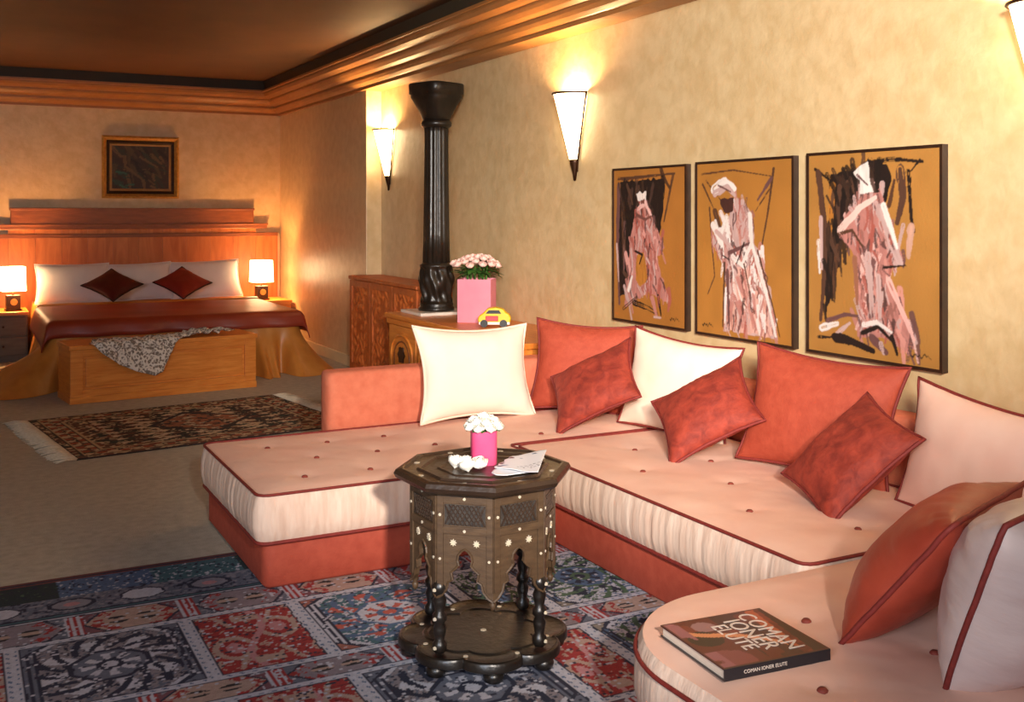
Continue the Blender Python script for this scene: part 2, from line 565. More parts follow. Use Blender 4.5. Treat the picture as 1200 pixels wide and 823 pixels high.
def grid_mesh(name, x0, x1, y0, y1, step, zf, colf, m, thick=.008, parent=None):
    nx, ny = int(round((x1 - x0) / step)) + 1, int(round((y1 - y0) / step)) + 1
    X, Y = np.meshgrid(np.linspace(x0, x1, nx), np.linspace(y0, y1, ny))
    Z = zf(X, Y)
    verts = np.stack([X, Y, Z], -1).reshape(-1, 3)
    idx = np.arange(nx * ny).reshape(ny, nx)
    q = np.stack([idx[:-1, :-1], idx[:-1, 1:], idx[1:, 1:], idx[1:, :-1]], -1).reshape(-1, 4)
    col = colf(X, Y).reshape(-1, 3)
    # skirt to the floor
    rim = np.concatenate([idx[0, :], idx[1:, -1], idx[-1, -2::-1], idx[-2:0:-1, 0]])
    low = verts[rim].copy()
    low[:, 2] = 0.0005 + low[:, 2] - thick
    n0 = len(verts)
    verts = np.concatenate([verts, low])
    col = np.concatenate([col, col[rim]])
    k = len(rim)
    sk = [(rim[(i + 1) % k], rim[i], n0 + i, n0 + (i + 1) % k) for i in range(k)]
    return mesh_obj(name, verts.tolist(), q.tolist() + [tuple(int(a) for a in s) for s in sk], m, parent, True, col)


rug = grid_mesh('area_rug', -.75, 2.95, 1.25, 4.36, .0054, lambda X, Y: .009 + .0015 * vnoise(X, Y, 6, 2), big_rug_colors, 'rug')
tag(rug, 'large blue and red compartment patterned rug under the sofa and carved table', 'rug')


# runner in front of the bench
def runner_colors(X, Y):
    L, W = .875, .68
    col = np.zeros(X.shape + (3,))
    col[:] = lin_np((98, 66, 48))
    rn = vnoise(X + 3, Y + 2, 30, 31)
    r2 = vnoise(X + 3, Y + 2, 22, 33)
    sp = cell_noise(X + 5, Y + 5, 60, 35)
    put(col, rn > .62, (196, 168, 130))
    put(col, (rn > .5) & (rn < .56), (40, 32, 30))
    put(col, r2 < .3, (44, 52, 44))
    put(col, r2 > .76, (122, 66, 46))
    put(col, sp > .90, (206, 180, 144))
    put(col, sp < .08, (30, 26, 26))
    wav = np.sin((X * 22 + np.abs(((Y * 9) % 1) - .5) * 6))
    put(col, (wav > .75) & (np.abs(X) < .55) & (np.abs(Y) < .45), (206, 182, 148))
    put(col, (wav < -.8) & (np.abs(X) < .55) & (np.abs(Y) < .45), (44, 36, 34))
    med = np.abs(X - .08) / .34 + np.abs(Y) / .36
    put(col, (med < 1) & (rn > .52), (156, 96, 66))
    put(col, np.abs(med - 1) < .07, (44, 36, 34))
    d = np.minimum(L - np.abs(X), W - np.abs(Y))
    for a, b, c in [(.0, .018, (44, 32, 30)), (.05, .062, (40, 34, 32)), (.062, .072, (180, 150, 112)), (.165, .178, (44, 36, 34)), (.178, .19, (186, 156, 118))]:
        put(col, (d >= a) & (d < b), c)
    bd = (d > .072) & (d < .165)
    put(col, bd & (np.sin(X * 46) * np.sin(Y * 46) > .35), (150, 70, 46))
    put(col, bd & (np.sin(X * 46) * np.sin(Y * 46) < -.5), (190, 166, 130))
    return col


ru = thing('fringed_rug', 'small brown oriental rug with white fringed ends in front of the bench', 'rug', (1.37, 7.22, 0), R(8))
g = grid_mesh('pile', -.875, .875, -.68, .68, .009, lambda X, Y: .008 + .001 * vnoise(X, Y, 8, 2), runner_colors, 'rug', parent=ru)
for s in (-1, 1):
    mb = MB()
    for i in range(110):
        y = -.675 + 1.35 * i / 109
        ln = .10 + .05 * random.random()
        dy = random.uniform(-.03, .03)
        pts = [(s * .868, y, .006), (s * (.875 + ln * .5), y + dy * .4, .008 + .006 * random.random()), (s * (.875 + ln), y + dy, .004)]
        mb.tube(pts, [.0045, .004, .0025], 4)
    o = mb.build('fringe', 'fringe', ru, True)
    o['kind'] = 'stuff'
    o['label'] = 'white knotted wool fringe'


# ------------------------------------------------------------------ polygon helpers for upholstery
def rounded_outline(pts, radii, step):
    """CCW polygon with rounded corners, resampled"""
    n = len(pts)
    path = []
    for i in range(n):
        p0, p1, p2 = Vector(pts[i - 1]), Vector(pts[i]), Vector(pts[(i + 1) % n])
        r = radii[i]
        d0, d2 = (p0 - p1).normalized(), (p2 - p1).normalized()
        ang = d0.angle(d2)
        t = r / math.tan(ang / 2)
        a, b = p1 + d0 * t, p1 + d2 * t
        cdir = (d0 + d2).normalized()
        cen = p1 + cdir * (r / math.sin(ang / 2))
        va, vb = a - cen, b - cen
        th = va.angle(vb)
        sgn = 1 if va.x * vb.y - va.y * vb.x > 0 else -1
        k = max(3, int(r * th / step))
        for j in range(k + 1):
            q = sgn * th * j / k
            path.append(cen + Vector((va.x * math.cos(q) - va.y * math.sin(q), va.x * math.sin(q) + va.y * math.cos(q))))
    # resample
    out = []
    P = np.array([[p.x, p.y] for p in path])
    P2 = np.vstack([P, P[:1]])
    seg = np.hypot(*(P2[1:] - P2[:-1]).T)
    cum = np.concatenate([[0], np.cumsum(seg)])
    k = int(cum[-1] / step)
    s = np.linspace(0, cum[-1], k, endpoint=False)
    return np.stack([np.interp(s, cum, P2[:, 0]), np.interp(s, cum, P2[:, 1])], 1)


def outward(P):
    t = np.roll(P, -1, 0) - np.roll(P, 1, 0)
    t /= np.linalg.norm(t, axis=1, keepdims=True) + 1e-9
    return np.stack([t[:, 1], -t[:, 0]], 1)


def dist_poly(Q, P):
    d = np.full(len(Q), 1e9)
    A, B = P, np.roll(P, -1, 0)
    for a, b in zip(A, B):
        ab = b - a
        t = np.clip(((Q - a) @ ab) / (ab @ ab + 1e-12), 0, 1)
        d = np.minimum(d, np.linalg.norm(Q - (a + t[:, None] * ab), axis=1))
    return d


def inside_poly(Q, P):
    x, y = Q[:, 0], Q[:, 1]
    c = np.zeros(len(Q), bool)
    n = len(P)
    j = n - 1
    for i in range(n):
        xi, yi, xj, yj = P[i, 0], P[i, 1], P[j, 0], P[j, 1]
        if yi != yj:
            m = ((yi > y) != (yj > y)) & (x < (xj - xi) * (y - yi) / (yj - yi) + xi)
            c ^= m
        j = i
    return c


def fill_poly(P, step):
    """triangulated fill of polygon with interior grid; returns pts, tris (outline first)"""
    x0, y0 = P.min(0)
    x1, y1 = P.max(0)
    gx, gy = np.meshgrid(np.arange(x0 + step / 2, x1, step), np.arange(y0 + step / 2, y1, step))
    Q = np.stack([gx.ravel(), gy.ravel()], 1)
    Q = Q[inside_poly(Q, P)]
    Q = Q[dist_poly(Q, P) > step * .55] if len(Q) else Q
    pts = np.vstack([P, Q])
    n = len(P)
    vs_, es, fs, *_ = delaunay_2d_cdt([Vector((a[0], a[1])) for a in pts], [], [list(range(n))], 1, 1e-6)
    return np.array([[v.x, v.y] for v in vs_]), [tuple(f) for f in fs]


def mattress(parent, pts, radii, z0, z1, buttons, seed=0, drop=0.0):
    """tufted mattress: top, gathered border, two pipings, buttons (parent at world origin of the section)"""
    P = rounded_outline(pts, radii, .011)
    nrm = outward(P)
    n = len(P)
    s = np.arange(n) * .011
    pl = np.array([nz(q * 34, seed, 0) + .8 * nz(q * 71, seed + 5, 0) for q in s])
    rings = []
    for fz, off, am in [(0, -.010, .2), (.10, .004, .6), (.35, .014, 1), (.65, .013, 1), (.90, .004, .6), (1, -.006, .15)]:
        q = P + nrm * (off + pl * .0055 * am)[:, None]
        rings.append(np.column_stack([q, np.full(n, z0 + (z1 - z0) * fz)]))
    V = np.vstack(rings)
    Fc = []
    for i in range(len(rings) - 1):
        for k in range(n):
            k2 = (k + 1) % n
            Fc.append((i * n + k, i * n + k2, (i + 1) * n + k2, (i + 1) * n + k))
    m = mesh_obj('mattress', V.tolist(), Fc, 'pleat', parent, True)
    inner = P - nrm * .006
    inner2 = inner[::2]
    T, tris = fill_poly(inner2, .032)
    d = dist_poly(T, inner2)
    Z = z1 + .020 * (1 - np.exp(-d / .07))
    for (bx, by) in buttons:
        r = np.hypot(T[:, 0] - bx, T[:, 1] - by)
        Z -= .011 * np.exp(-(r / .035) ** 2) + .005 * np.exp(-(r / .12) ** 2)
    Z += np.array([.005 * nz(a * 5, b * 5, seed) + .0025 * nz(a * 17, b * 17, seed) for a, b in T]) * np.clip(d / .05, 0, 1)
    mesh_obj('mattress_top', np.column_stack([T, Z]).tolist(), tris, 'peach', m, True)
    mesh_obj('mattress_bottom', [(a, b, z0) for a, b in inner2], [tuple(range(len(inner2)))], 'pleat', m)
    q = P - nrm * .001
    qt = P + nrm * (.012 if drop else -.001)
    MB().tube([(a, b, z1 + .002 - drop) for a, b in qt[::2]], .0058, 6, True).build('piping', 'piping', m, True)
    MB().tube([(a, b, z0 + .004) for a, b in q[::2]], .0075, 6, True).build('piping', 'piping', m, True)
    for (bx, by) in buttons:
        i = np.argmin(np.hypot(T[:, 0] - bx, T[:, 1] - by))
        z = Z[i]
        MB().lathe([(.001, z + .010), (.008, z + .009), (.0125, z + .004), (.012, z - .004)][::-1], 10, bx, by).build('tuft_button', 'button', m, True)
    return m


def slab(pts, radii, z0, z1, name, m, parent, bev=.012):
    P = rounded_outline(pts, radii, .03)
    nrm = outward(P)
    n = len(P)
    rings = [(z0, -bev), (z0 + bev, 0), (z1 - bev, 0), (z1 - bev * .3, -bev * .3), (z1, -bev)]
    V = []
    for z, o in rings:
        q = P + nrm * o
        V += [(a, b, z) for a, b in q]
    Fc = [(i * n + k, i * n + (k + 1) % n, (i + 1) * n + (k + 1) % n, (i + 1) * n + k) for i in range(len(rings) - 1) for k in range(n)]
    Fc += [tuple(range(n))[::-1], tuple(range((len(rings) - 1) * n, len(rings) * n))]
    return mesh_obj(name, V, Fc, m, parent, True)


def stagger(x0, x1, y0, y1, sx, sy, P=None):
    out = []
    y, r = y0, 0
    while y <= y1 + 1e-6:
        x = x0 + (sx / 2 if r % 2 else 0)
        while x <= x1 + 1e-6:
            out.append((x, y))
            x += sx
        y += sy
        r += 1
    return out


SZ, BZ = .364, .185
S1 = thing('sofa_section', 'peach tufted chaise with coral velvet base reaching towards the fringed rug', 'sofa')
slab([(1.0, 3.86), (2.2, 3.86), (2.2, 4.18), (3.12, 4.18), (3.12, 4.86), (1.0, 4.86)], [.03, .01, .01, .03, .03, .03], .0118, BZ + .004, 'base', 'coral', S1)
mattress(S1, [(.97, 3.83), (2.181, 3.83), (2.181, 4.169), (3.14, 4.169), (3.14, 4.83), (.97, 4.83)], [.045, .02, .02, .03, .03, .045], BZ, SZ,
         stagger(1.20, 2.95, 4.02, 4.05, .27, .3) [:4] + stagger(1.335, 2.9, 4.30, 4.31, .27, .3)[:5] + stagger(1.2, 2.9, 4.58, 4.6, .27, .3)[:3], 1)
slab([(1.56, 4.84), (3.14, 4.84), (3.14, 4.98), (1.56, 4.98)], [.03] * 4, .0118, .64, 'backrest', 'coral_back', S1, .02)
S2 = thing('sofa_section', 'long peach tufted sofa seat along the wall under the three paintings', 'sofa')
slab([(2.22, 2.34), (3.12, 2.34), (3.12, 4.155), (2.22, 4.155)], [.02] * 4, .0118, BZ + .004, 'base', 'coral', S2)
mattress(S2, [(2.20, 2.335), (3.14, 2.335), (3.14, 4.145), (2.20, 4.145)], [.04] * 4, BZ, SZ,
         [(x, y) for j, y in enumerate((2.52, 2.84, 3.16, 3.48, 3.80)) for x in ((2.42, 2.76) if j % 2 else (2.60, 2.93))], 2)
slab([(3.15, 2.34), (3.29, 2.34), (3.29, 4.82), (3.15, 4.82)], [.03] * 4, .0118, .63, 'backrest', 'coral_back', S2, .02)
S3 = thing('sofa_section', 'round-cornered peach tufted sofa end with dark red buttons holding the book', 'sofa')
slab([(1.50, 1.15), (3.12, 1.15), (3.12, 2.31), (1.50, 2.31)], [.06, .03, .03, .32], .0118, BZ + .004, 'base', 'coral', S3)
mattress(S3, [(1.43, 1.12), (3.14, 1.12), (3.14, 2.315), (1.43, 2.315)], [.08, .03, .03, .36], BZ, SZ,
         [(1.887, 2.0), (1.65, 1.70), (2.20, 2.08), (2.02, 1.72), (1.75, 1.40)], 3, .034)
slab([(2.05, 1.13), (3.14, 1.13), (3.14, 1.28), (2.05, 1.28)], [.03] * 4, .0118, .63, 'backrest', 'coral_back', S3, .02)


# ------------------------------------------------------------------ cushions
def cushion(name, label, m, c, yaw, lean, roll, w, h, t, group=None, pip='piping', ear=.10, wr=.006, cat='cushion', seed=0, N=34, flat=1.0, rc=0.0, gath=.0025):
    lean, yaw, roll = R(lean), R(yaw), R(roll)
    n = Vector((math.cos(yaw) * math.cos(lean), math.sin(yaw) * math.cos(lean), math.sin(lean)))
    up = Vector((-math.cos(yaw) * math.sin(lean), -math.sin(yaw) * math.sin(lean), math.cos(lean)))
    r = up.cross(n)
    e = math.cos(roll) * r + math.sin(roll) * up
    f = -math.sin(roll) * r + math.cos(roll) * up
    mw = Matrix((e, f, n)).transposed().to_4x4()
    mw.translation = Vector(c)
    root = bpy.data.objects.new(name, None)
    root.empty_display_size = .1
    link(root)
    root.matrix_world = mw
    tag(root, label, cat, group)
    us = np.sin(np.linspace(-PI / 2, PI / 2, N + 1))
    us = .5 * us + .5 * np.linspace(-1, 1, N + 1)
    U, Vv = np.meshgrid(us, us)

    def edge(u, v):
        x = w / 2 * u * (1 - ear * (1 - v ** 2) * u ** 2)
        y = h / 2 * v * (1 - ear * (1 - u ** 2) * v ** 2)
        k_ = 1 - rc * np.abs(u * v) ** 3
        return x * k_, y * k_
    X, Y = edge(U, Vv)
    prof_ = (np.clip(1 - np.abs(U) ** 2.6, 0, 1) * np.clip(1 - np.abs(Vv) ** 2.6, 0, 1)) ** .62
    W = np.array([[nz(x * 6 + seed, y * 6, seed * 1.7) * 1.0 + .5 * nz(x * 15, y * 15 + seed, 3.3) for x, y in zip(a, b)] for a, b in zip(X, Y)])
    du, dv = (1 - np.abs(U)) * w / 2, (1 - np.abs(Vv)) * h / 2
    W = W + (gath / wr) * (np.sin(Y * 150 + seed + 3 * np.sin(Y * 31)) * np.exp(-du / .05) * (1 - np.exp(-du / .01)) + np.sin(X * 140 + seed + 3 * np.sin(X * 27)) * np.exp(-dv / .05) * (1 - np.exp(-dv / .01)))
    Zt = t / 2 * prof_ + W * wr * np.clip(prof_ * 2.0, 0, 1)
    Zb = -t / 2 * flat * prof_ + W * wr * .5 * np.clip(prof_ * 2.0, 0, 1)
    k = N + 1
    V = np.concatenate([np.stack([X, Y, Zt], -1).reshape(-1, 3), np.stack([X, Y, Zb], -1).reshape(-1, 3)])
    idx = np.arange(k * k).reshape(k, k)
    q = np.stack([idx[:-1, :-1], idx[:-1, 1:], idx[1:, 1:], idx[1:, :-1]], -1).reshape(-1, 4)
    Fc = [tuple(int(i) for i in a) for a in q] + [tuple(int(i) + k * k for i in a[::-1]) for a in q]
    bm = bmesh.new()
    me = bpy.data.meshes.new('cover')
    me.from_pydata(V.tolist(), [], Fc)
    bm.from_mesh(me)
    bmesh.ops.remove_doubles(bm, verts=bm.verts, dist=1e-5)
    bm.to_mesh(me)
    bm.free()
    me.materials.append(M[m])
    me.polygons.foreach_set('use_smooth', [True] * len(me.polygons))
    link(bpy.data.objects.new('cover', me), root)
    if pip:
        ring = []
        for a, b in [((-1, -1), (1, -1)), ((1, -1), (1, 1)), ((1, 1), (-1, 1)), ((-1, 1), (-1, -1))]:
            for j in range(16):
                s_ = j / 16
                u, v = a[0] + (b[0] - a[0]) * s_, a[1] + (b[1] - a[1]) * s_
                x, y = edge(u, v)
                ring.append((x * 1.006, y * 1.006, .003 * nz(x * 20, y * 20, seed)))
        MB().tube(ring, .0068, 6, True).build('piping', pip, root, True)
    return root


cushion('cushion', 'large bright ivory cushion standing against the coral backrest of the chaise', 'ivory', (2.275, 4.715, .612), -84.3, 14.7, -2.3, .66, .47, .17, pip='cream', seed=1, ear=.14)
cushion('cushion', 'large coral cushion standing in the sofa corner beside the ivory cushion', 'coral_cush', (2.863, 4.64, .605), -134.6, 13.6, -2.7, .56, .47, .17, seed=2, ear=.12)
cushion('cushion', 'small dark rust velvet cushion lying slanted against the corner coral cushion', 'rust', (2.675, 4.25, .578), -165, 41, 38, .45, .38, .16, seed=3, ear=.12, wr=.01)
cushion('cushion', 'large cream cushion with red piping leaning below the dark doorway painting', 'cream', (2.965, 3.98, .592), -165.2, 11, -4.5, .64, .47, .17, seed=4, ear=.12)
cushion('cushion', 'small rust velvet cushion tilted in front of the cream cushion', 'rust', (2.765, 3.520, .575), -164.7, 43, 42, .43, .38, .16, seed=5, ear=.12, wr=.01)
cushion('cushion', 'large coral cushion standing below the hooded robe painting', 'coral_cush', (2.985, 3.095, .610), -163.3, 14.5, -3.5, .66, .48, .18, seed=6, ear=.12)
cushion('cushion', 'small crinkled rust velvet cushion tilted against the large coral cushion', 'rust', (2.765, 2.72, .546), -186, 43, 72, .43, .39, .15, seed=7, ear=.10, wr=.014)
cushion('cushion', 'large peach cushion with dark red piping at the end of the wall seat', 'peach', (2.955, 2.32, .570), 176, 9, -5, .68, .44, .17, seed=8, ear=.10)
cushion('cushion', 'dark rust silk cushion leaning against the pale lilac silk cushion', 'rust_silk', (2.13, 1.81, .545), 110, 38, 0, .54, .45, .24, seed=9, ear=.07, rc=.05, N=48, wr=.009, gath=.004, flat=.62)
cushion('cushion', 'pale lilac silk cushion with thick dark red piping on the round sofa end', 'lilac', (2.142, 1.545, .566), 99, 19, 0, .56, .44, .30, seed=10, ear=.04, wr=.016, rc=.07, N=56, gath=.005)


# ------------------------------------------------------------------ carved octagonal table
TX, TY = 1.48, 3.01
tb = thing('side_table', 'dark carved octagonal wooden side table with pearl inlay on the rug', 'table', (TX, TY, .0105), R(251.3))
VA = [2 * PI * k / 8 for k in range(8)]


def octo(r):
    return [(r * math.cos(a), r * math.sin(a)) for a in VA]


def octo_lathe(prof):
    mb = MB()
    mb.lathe(prof, 8)
    return mb


top = octo_lathe([(.215, .548), (.262, .552), (.278, .562), (.284, .574), (.278, .586), (.262, .590), (.255, .590), (.248, .584), (.214, .584), (.208, .590), (.198, .590), (.192, .584), (.150, .584), (.144, .588), (.136, .588), (.130, .584), (.02, .584)]).build('table_top', 'darkwood', tb)
for k in range(8):
    a = 2 * PI * (k + .5) / 8
    x, y = .222 * math.cos(a), .222 * math.sin(a)
    MB().lathe([(.001, .5855), (.010, .5855), (.010, .583)][::-1], 6, x, y).build('inlay_dot', 'pearl', top)
RB = .228
side = 2 * RB * math.sin(PI / 8)
ap = RB * math.cos(PI / 8)
hs = side / 2
arch = [(hs, .235), (hs - .016, .245), (hs - .030, .262), (hs - .036, .285), (.038, .292), (.043, .315), (.030, .326), (.019, .338), (.023, .352), (.020, .368), (.010, .380), (0, .386)]
outl = [(-hs, .552), (hs, .552)] + arch + [(-x, z) for x, z in arch[::-1][1:]]


def panel_mb(shape, d0, d1):
    """prism in local panel coords: x along the side, y outward depth, z up"""
    mb = MB()
    mb.prism(shape, 'y', d0, d1)
    return mb


panel_meshes = {}
protos = None
for k in range(8):
    a = VA[k] + PI / 8
    rot = a - PI / 2
    # local y axis points outward
    def place(o):
        o.parent = tb
        o.rotation_euler = (0, 0, rot)
        o.location = (ap * math.cos(a), ap * math.sin(a), 0)
        return o
    if protos is None:
        pn = panel_mb(outl, -.012, 0).build('panel', 'midwood')
        stile1 = MB().box(-hs + .001, -hs + .020, 0, .006, .262, .552, .001).build('stile', 'midwood', pn)
        stile2 = MB().box(hs - .020, hs - .001, 0, .006, .262, .552, .001).build('stile', 'midwood', pn)
        r1 = MB().box(-hs + .02, hs - .02, 0, .006, .522, .552, .001).build('rail', 'midwood', pn)
        r2 = MB().box(-hs + .02, hs - .02, 0, .006, .430, .452, .001).build('rail', 'midwood', pn)
        ins = MB().box(-hs + .024, hs - .024, 0, .002, .456, .518).build('carved_insert', 'lattice', pn)
        lm = MB()
        for i in range(9):
            x = -hs + .03 + i * (side - .06) / 8
            for s_ in (-1, 1):
                z0_, z1_ = (.457, .517) if s_ > 0 else (.517, .457)
                xa, xb = max(-hs + .025, x - .02), min(hs - .025, x + .02)
                lm.tube([(xa, .003, z0_), (xb, .003, z1_)], .0022, 4)
        lat = lm.build('lattice', 'darkwood', pn)
        ma = MB()
        pts = [(x, .003, z) for x, z in [(-x, z) for x, z in arch] + arch[::-1][1:]]
        ma.tube(pts, .004, 5)
        ar = ma.build('arch_moulding', 'midwood', pn)
        dots = []
        for (x, z, r_) in [(0, .537, .0046), (0, .441, .0046), (-hs + .011, .487, .0046), (hs - .011, .487, .0046), (-hs + .011, .355, .0042), (hs - .011, .355, .0042)]:
            mb = MB()
            mb.add([(x + r_ * math.cos(2 * PI * j / 8), .0085, z + r_ * math.sin(2 * PI * j / 8)) for j in range(8)] +
                   [(x + r_ * math.cos(2 * PI * j / 8), .004, z + r_ * math.sin(2 * PI * j / 8)) for j in range(8)],
                   [tuple(range(8))[::-1]] + [(j, (j + 1) % 8, 8 + (j + 1) % 8, 8 + j) for j in range(8)])
            dots.append(mb.build('inlay_dot', 'pearl', pn))
        for x in (-.036, .036):
            mb = MB()
            pt = []
            for j in range(16):
                rr = .0115 if j % 2 == 0 else .0065
                pt.append((x + rr * math.cos(2 * PI * j / 16), .404 + rr * math.sin(2 * PI * j / 16)))
            mb.prism(pt, 'y', 0, .004)
            dots.append(mb.build('inlay_star', 'pearl', pn))
        kids = [stile1, stile2, r1, r2, ins, lat, ar] + dots
        protos = (pn, kids)
        place(pn)
    else:
        pn = protos[0].copy()
        C.objects.link(pn)
        place(pn)
        for kd in protos[1]:
            c2 = kd.copy()
            C.objects.link(c2)
            c2.parent = pn
# turned legs at every second vertex; pendants at the others
legp = [(.016, .068), (.022, .075), (.022, .095), (.014, .105), (.018, .125), (.020, .140), (.014, .155), (.022, .165), (.022, .180), (.014, .190), (.019, .212), (.021, .225), (.014, .242), (.024, .252), (.024, .270), (.016, .282), (.009, .290), (.009, .545)]
for k in range(8):
    a = VA[k]
    x, y = (RB - .012) * math.cos(a), (RB - .012) * math.sin(a)
    if k % 2 == 1:
        lg = MB().lathe(legp, 14, x, y).build('leg', 'blackwood', tb, True)
        for z, r0 in ((.26, .024), (.172, .022), (.085, .022)):
            px, py = x + (r0 + .0005) * math.cos(a), y + (r0 + .0005) * math.sin(a)
            MB().lathe([(.0005, z - .006), (.006, z - .003), (.006, z + .003), (.0005, z + .006)], 8, px, py).build('inlay_dot', 'pearl', lg)
    else:
        MB().lathe([(.002, .205), (.008, .212), (.011, .226), (.006, .232), (.011, .238), (.009, .262), (.009, .54)], 12, x, y).build('pendant', 'midwood', tb, True)
# scalloped base plate on feet
NB = 160
bp = []
for i in range(NB):
    a = 2 * PI * i / NB
    r_ = .236 + .034 * abs(math.cos(a * 4)) ** .7
    bp.append((r_ * math.cos(a), r_ * math.sin(a)))
P = np.array(bp)
V = []
for z, sc in [(.034, .96), (.040, 1.0), (.060, 1.0), (.066, .985), (.068, .96), (.064, .93), (.064, .72), (.068, .70), (.068, .66), (.064, .64)]:
    V += [(x * sc, y * sc, z) for x, y in bp]
nr = 10
Fc = [(i * NB + k, i * NB + (k + 1) % NB, (i + 1) * NB + (k + 1) % NB, (i + 1) * NB + k) for i in range(nr - 1) for k in range(NB)]
Fc += [tuple(range(NB))[::-1], tuple(range((nr - 1) * NB, nr * NB))]
bpl = mesh_obj('base_plate', V, Fc, 'blackwood', tb)
auto_smooth(bpl, 35)
for k in range(8):
    a = VA[k]
    x, y = .232 * math.cos(a), .232 * math.sin(a)
    MB().lathe([(.018, 0), (.028, .006), (.032, .02), (.026, .036)], 12, x, y).build('foot', 'blackwood', tb, True)
    x, y = .205 * math.cos(a + PI / 8), .205 * math.sin(a + PI / 8)
    MB().lathe([(.008, .062), (.008, .0655), (.0005, .0655)], 6, x, y).build('inlay_dot', 'pearl', bpl)
MB().lathe([(.010, .062), (.010, .0655), (.0005, .0655)], 6).build('inlay_dot', 'pearl', bpl)
ZT = .0105 + .584
RV, FV = Vector((.885, -.465, 0)), Vector((.465, .885, 0))


def on_table(lat, fwd, z=0.0):
    p = Vector((TX, TY, ZT + z)) + RV * lat + FV * fwd
    return p


# ------------------------------------------------------------------ roses
def rose_mesh(mb, c, r, tilt=(0, 0), seed=0, seg=14):
    """layered petals: nested wavy cups"""
    c = Vector(c)
    ax = Vector((tilt[0], tilt[1], 1)).normalized()
    qt = Vector((0, 0, 1)).rotation_difference(ax).to_matrix()
    rr = random.Random(seed)
    for li, (sc, hh, open_) in enumerate([(1.0, .75, 1.0), (.80, .95, .85), (.58, 1.08, .7), (.34, 1.15, .5)]):
        ph = rr.random() * 6
        v, f = [], []
        prof_ = [(.12, -.55), (.62, -.35), (.92, .05), (.95 * open_ + .05, .42), (.80 * open_ + .12, .62)]
        for (pr_, pz) in prof_:
            for k in range(seg):
                a = 2 * PI * k / seg + li * .5
                wv = 1 + .09 * math.sin(3 * a + ph) * (pz + .6) + .05 * math.sin(7 * a + ph)
                p = Vector((pr_ * sc * r * wv * math.cos(a), pr_ * sc * r * wv * math.sin(a), (pz * hh + .10 * math.sin(5 * a + ph) * (pz > 0)) * r))
                v.append(c + qt @ p)
        for i in range(len(prof_) - 1):
            for k in range(seg):
                f.append((i * seg + k, i * seg + (k + 1) % seg, (i + 1) * seg + (k + 1) % seg, (i + 1) * seg + k))
        if li == 3:
            f.append(tuple(range((len(prof_) - 1) * seg, len(prof_) * seg)))
        mb.add(v, f)
    return mb


def leaf_mesh(mb, p, d, ln, wd, up=.3):
    p, d = Vector(p), Vector(d).normalized()
    sd = d.cross(Vector((0, 0, 1)))
    sd = sd.normalized() if sd.length > 1e-4 else Vector((1, 0, 0))
    nrm = sd.cross(d)
    v = []
    for t, w_ in [(0, .08), (.25, .8), (.5, 1), (.75, .7), (1, .02)]:
        cpt = p + d * ln * t - nrm * (ln * .25 * t * t)
        v += [cpt - sd * wd * w_ / 2 + nrm * .12 * wd * w_, cpt, cpt + sd * wd * w_ / 2 + nrm * .12 * wd * w_]
    f = []
    for i in range(4):
        f += [(3 * i, 3 * i + 1, 3 * i + 4, 3 * i + 3), (3 * i + 1, 3 * i + 2, 3 * i + 5, 3 * i + 4)]
    return mb.add(v, f)


# small pink vase with white roses on the carved table
vp = on_table(.0, .045)
vz = thing('vase', 'small hot pink vase on the carved octagonal table', 'vase', vp, R(-20))


def sq(r, n=24, p=5):
    return [(r * math.copysign(abs(math.cos(a)) ** (2 / p), math.cos(a)), r * math.copysign(abs(math.sin(a)) ** (2 / p), math.sin(a))) for a in [2 * PI * k / n for k in range(n)]]


def sqvase(parent, name, m, r, h, th, p=5, taper=1.0):
    mb = MB()
    rings = [(r * .96 * taper, 0), (r * taper, .003), (r, h), (r - th, h), ((r - th) * taper, .008)]
    v = []
    for rr, z in rings:
        v += [(x, y, z) for x, y in sq(rr, 32, p)]
    n = 32
    f = [(i * n + k, i * n + (k + 1) % n, (i + 1) * n + (k + 1) % n, (i + 1) * n + k) for i in range(4) for k in range(n)]
    f += [tuple(range(n))[::-1], tuple(range(4 * n, 5 * n))]
    mb.add(v, f)
    return auto_smooth(mb.build(name, m, parent), 50)


sqvase(vz, 'body', 'hotpink', .042, .108, .003, 3.2)
bq = thing('bouquet', 'tight dome of white roses in the small hot pink vase', 'flowers', vp + Vector((0, 0, .006)))
for i, (a, rr, z) in enumerate([(0, 0, .150)] + [(k * 60 + 20, .034, .136) for k in range(6)] + [(k * 45, .047, .120) for k in range(8)]):
    x, y = rr * math.cos(R(a)), rr * math.sin(R(a))
    rose_mesh(MB(), (x, y, z - .006), .021, (x * 12, y * 12), i).build('rose', 'whiterose', bq, True)
lm = MB()
for i in range(12):
    a = 2 * PI * i / 12
    leaf_mesh(lm, (.028 * math.cos(a), .028 * math.sin(a), .103), (math.cos(a), math.sin(a), .25), .034, .022)
lm.build('leaves', 'leaf', bq, True)
st = MB()
for i in range(7):
    a = 2 * PI * i / 7
    st.tube([(.018 * math.cos(a), .018 * math.sin(a), .006), (.022 * math.cos(a), .022 * math.sin(a), .125)], .003, 5)
st.build('stems', 'leaf', bq, True)
# loose white rose heads beside the vase
for i, (la, fw, z, r_) in enumerate([(-.085, -.03, .020, .030), (-.048, -.075, .019, .028), (-.012, -.05, .020, .028), (-.052, -.018, .019, .026)]):
    p = on_table(la, fw, z)
    o = rose_mesh(MB(), (0, 0, 0), r_, (.3 * math.cos(i * 2), .3 * math.sin(i * 2)), 40 + i, 18).build('rose_head', 'whiterose', None, True)
    o.location = p
    tag(o, 'loose white rose head lying on the carved table by the pink vase', 'flower', 'loose white rose heads on the table')


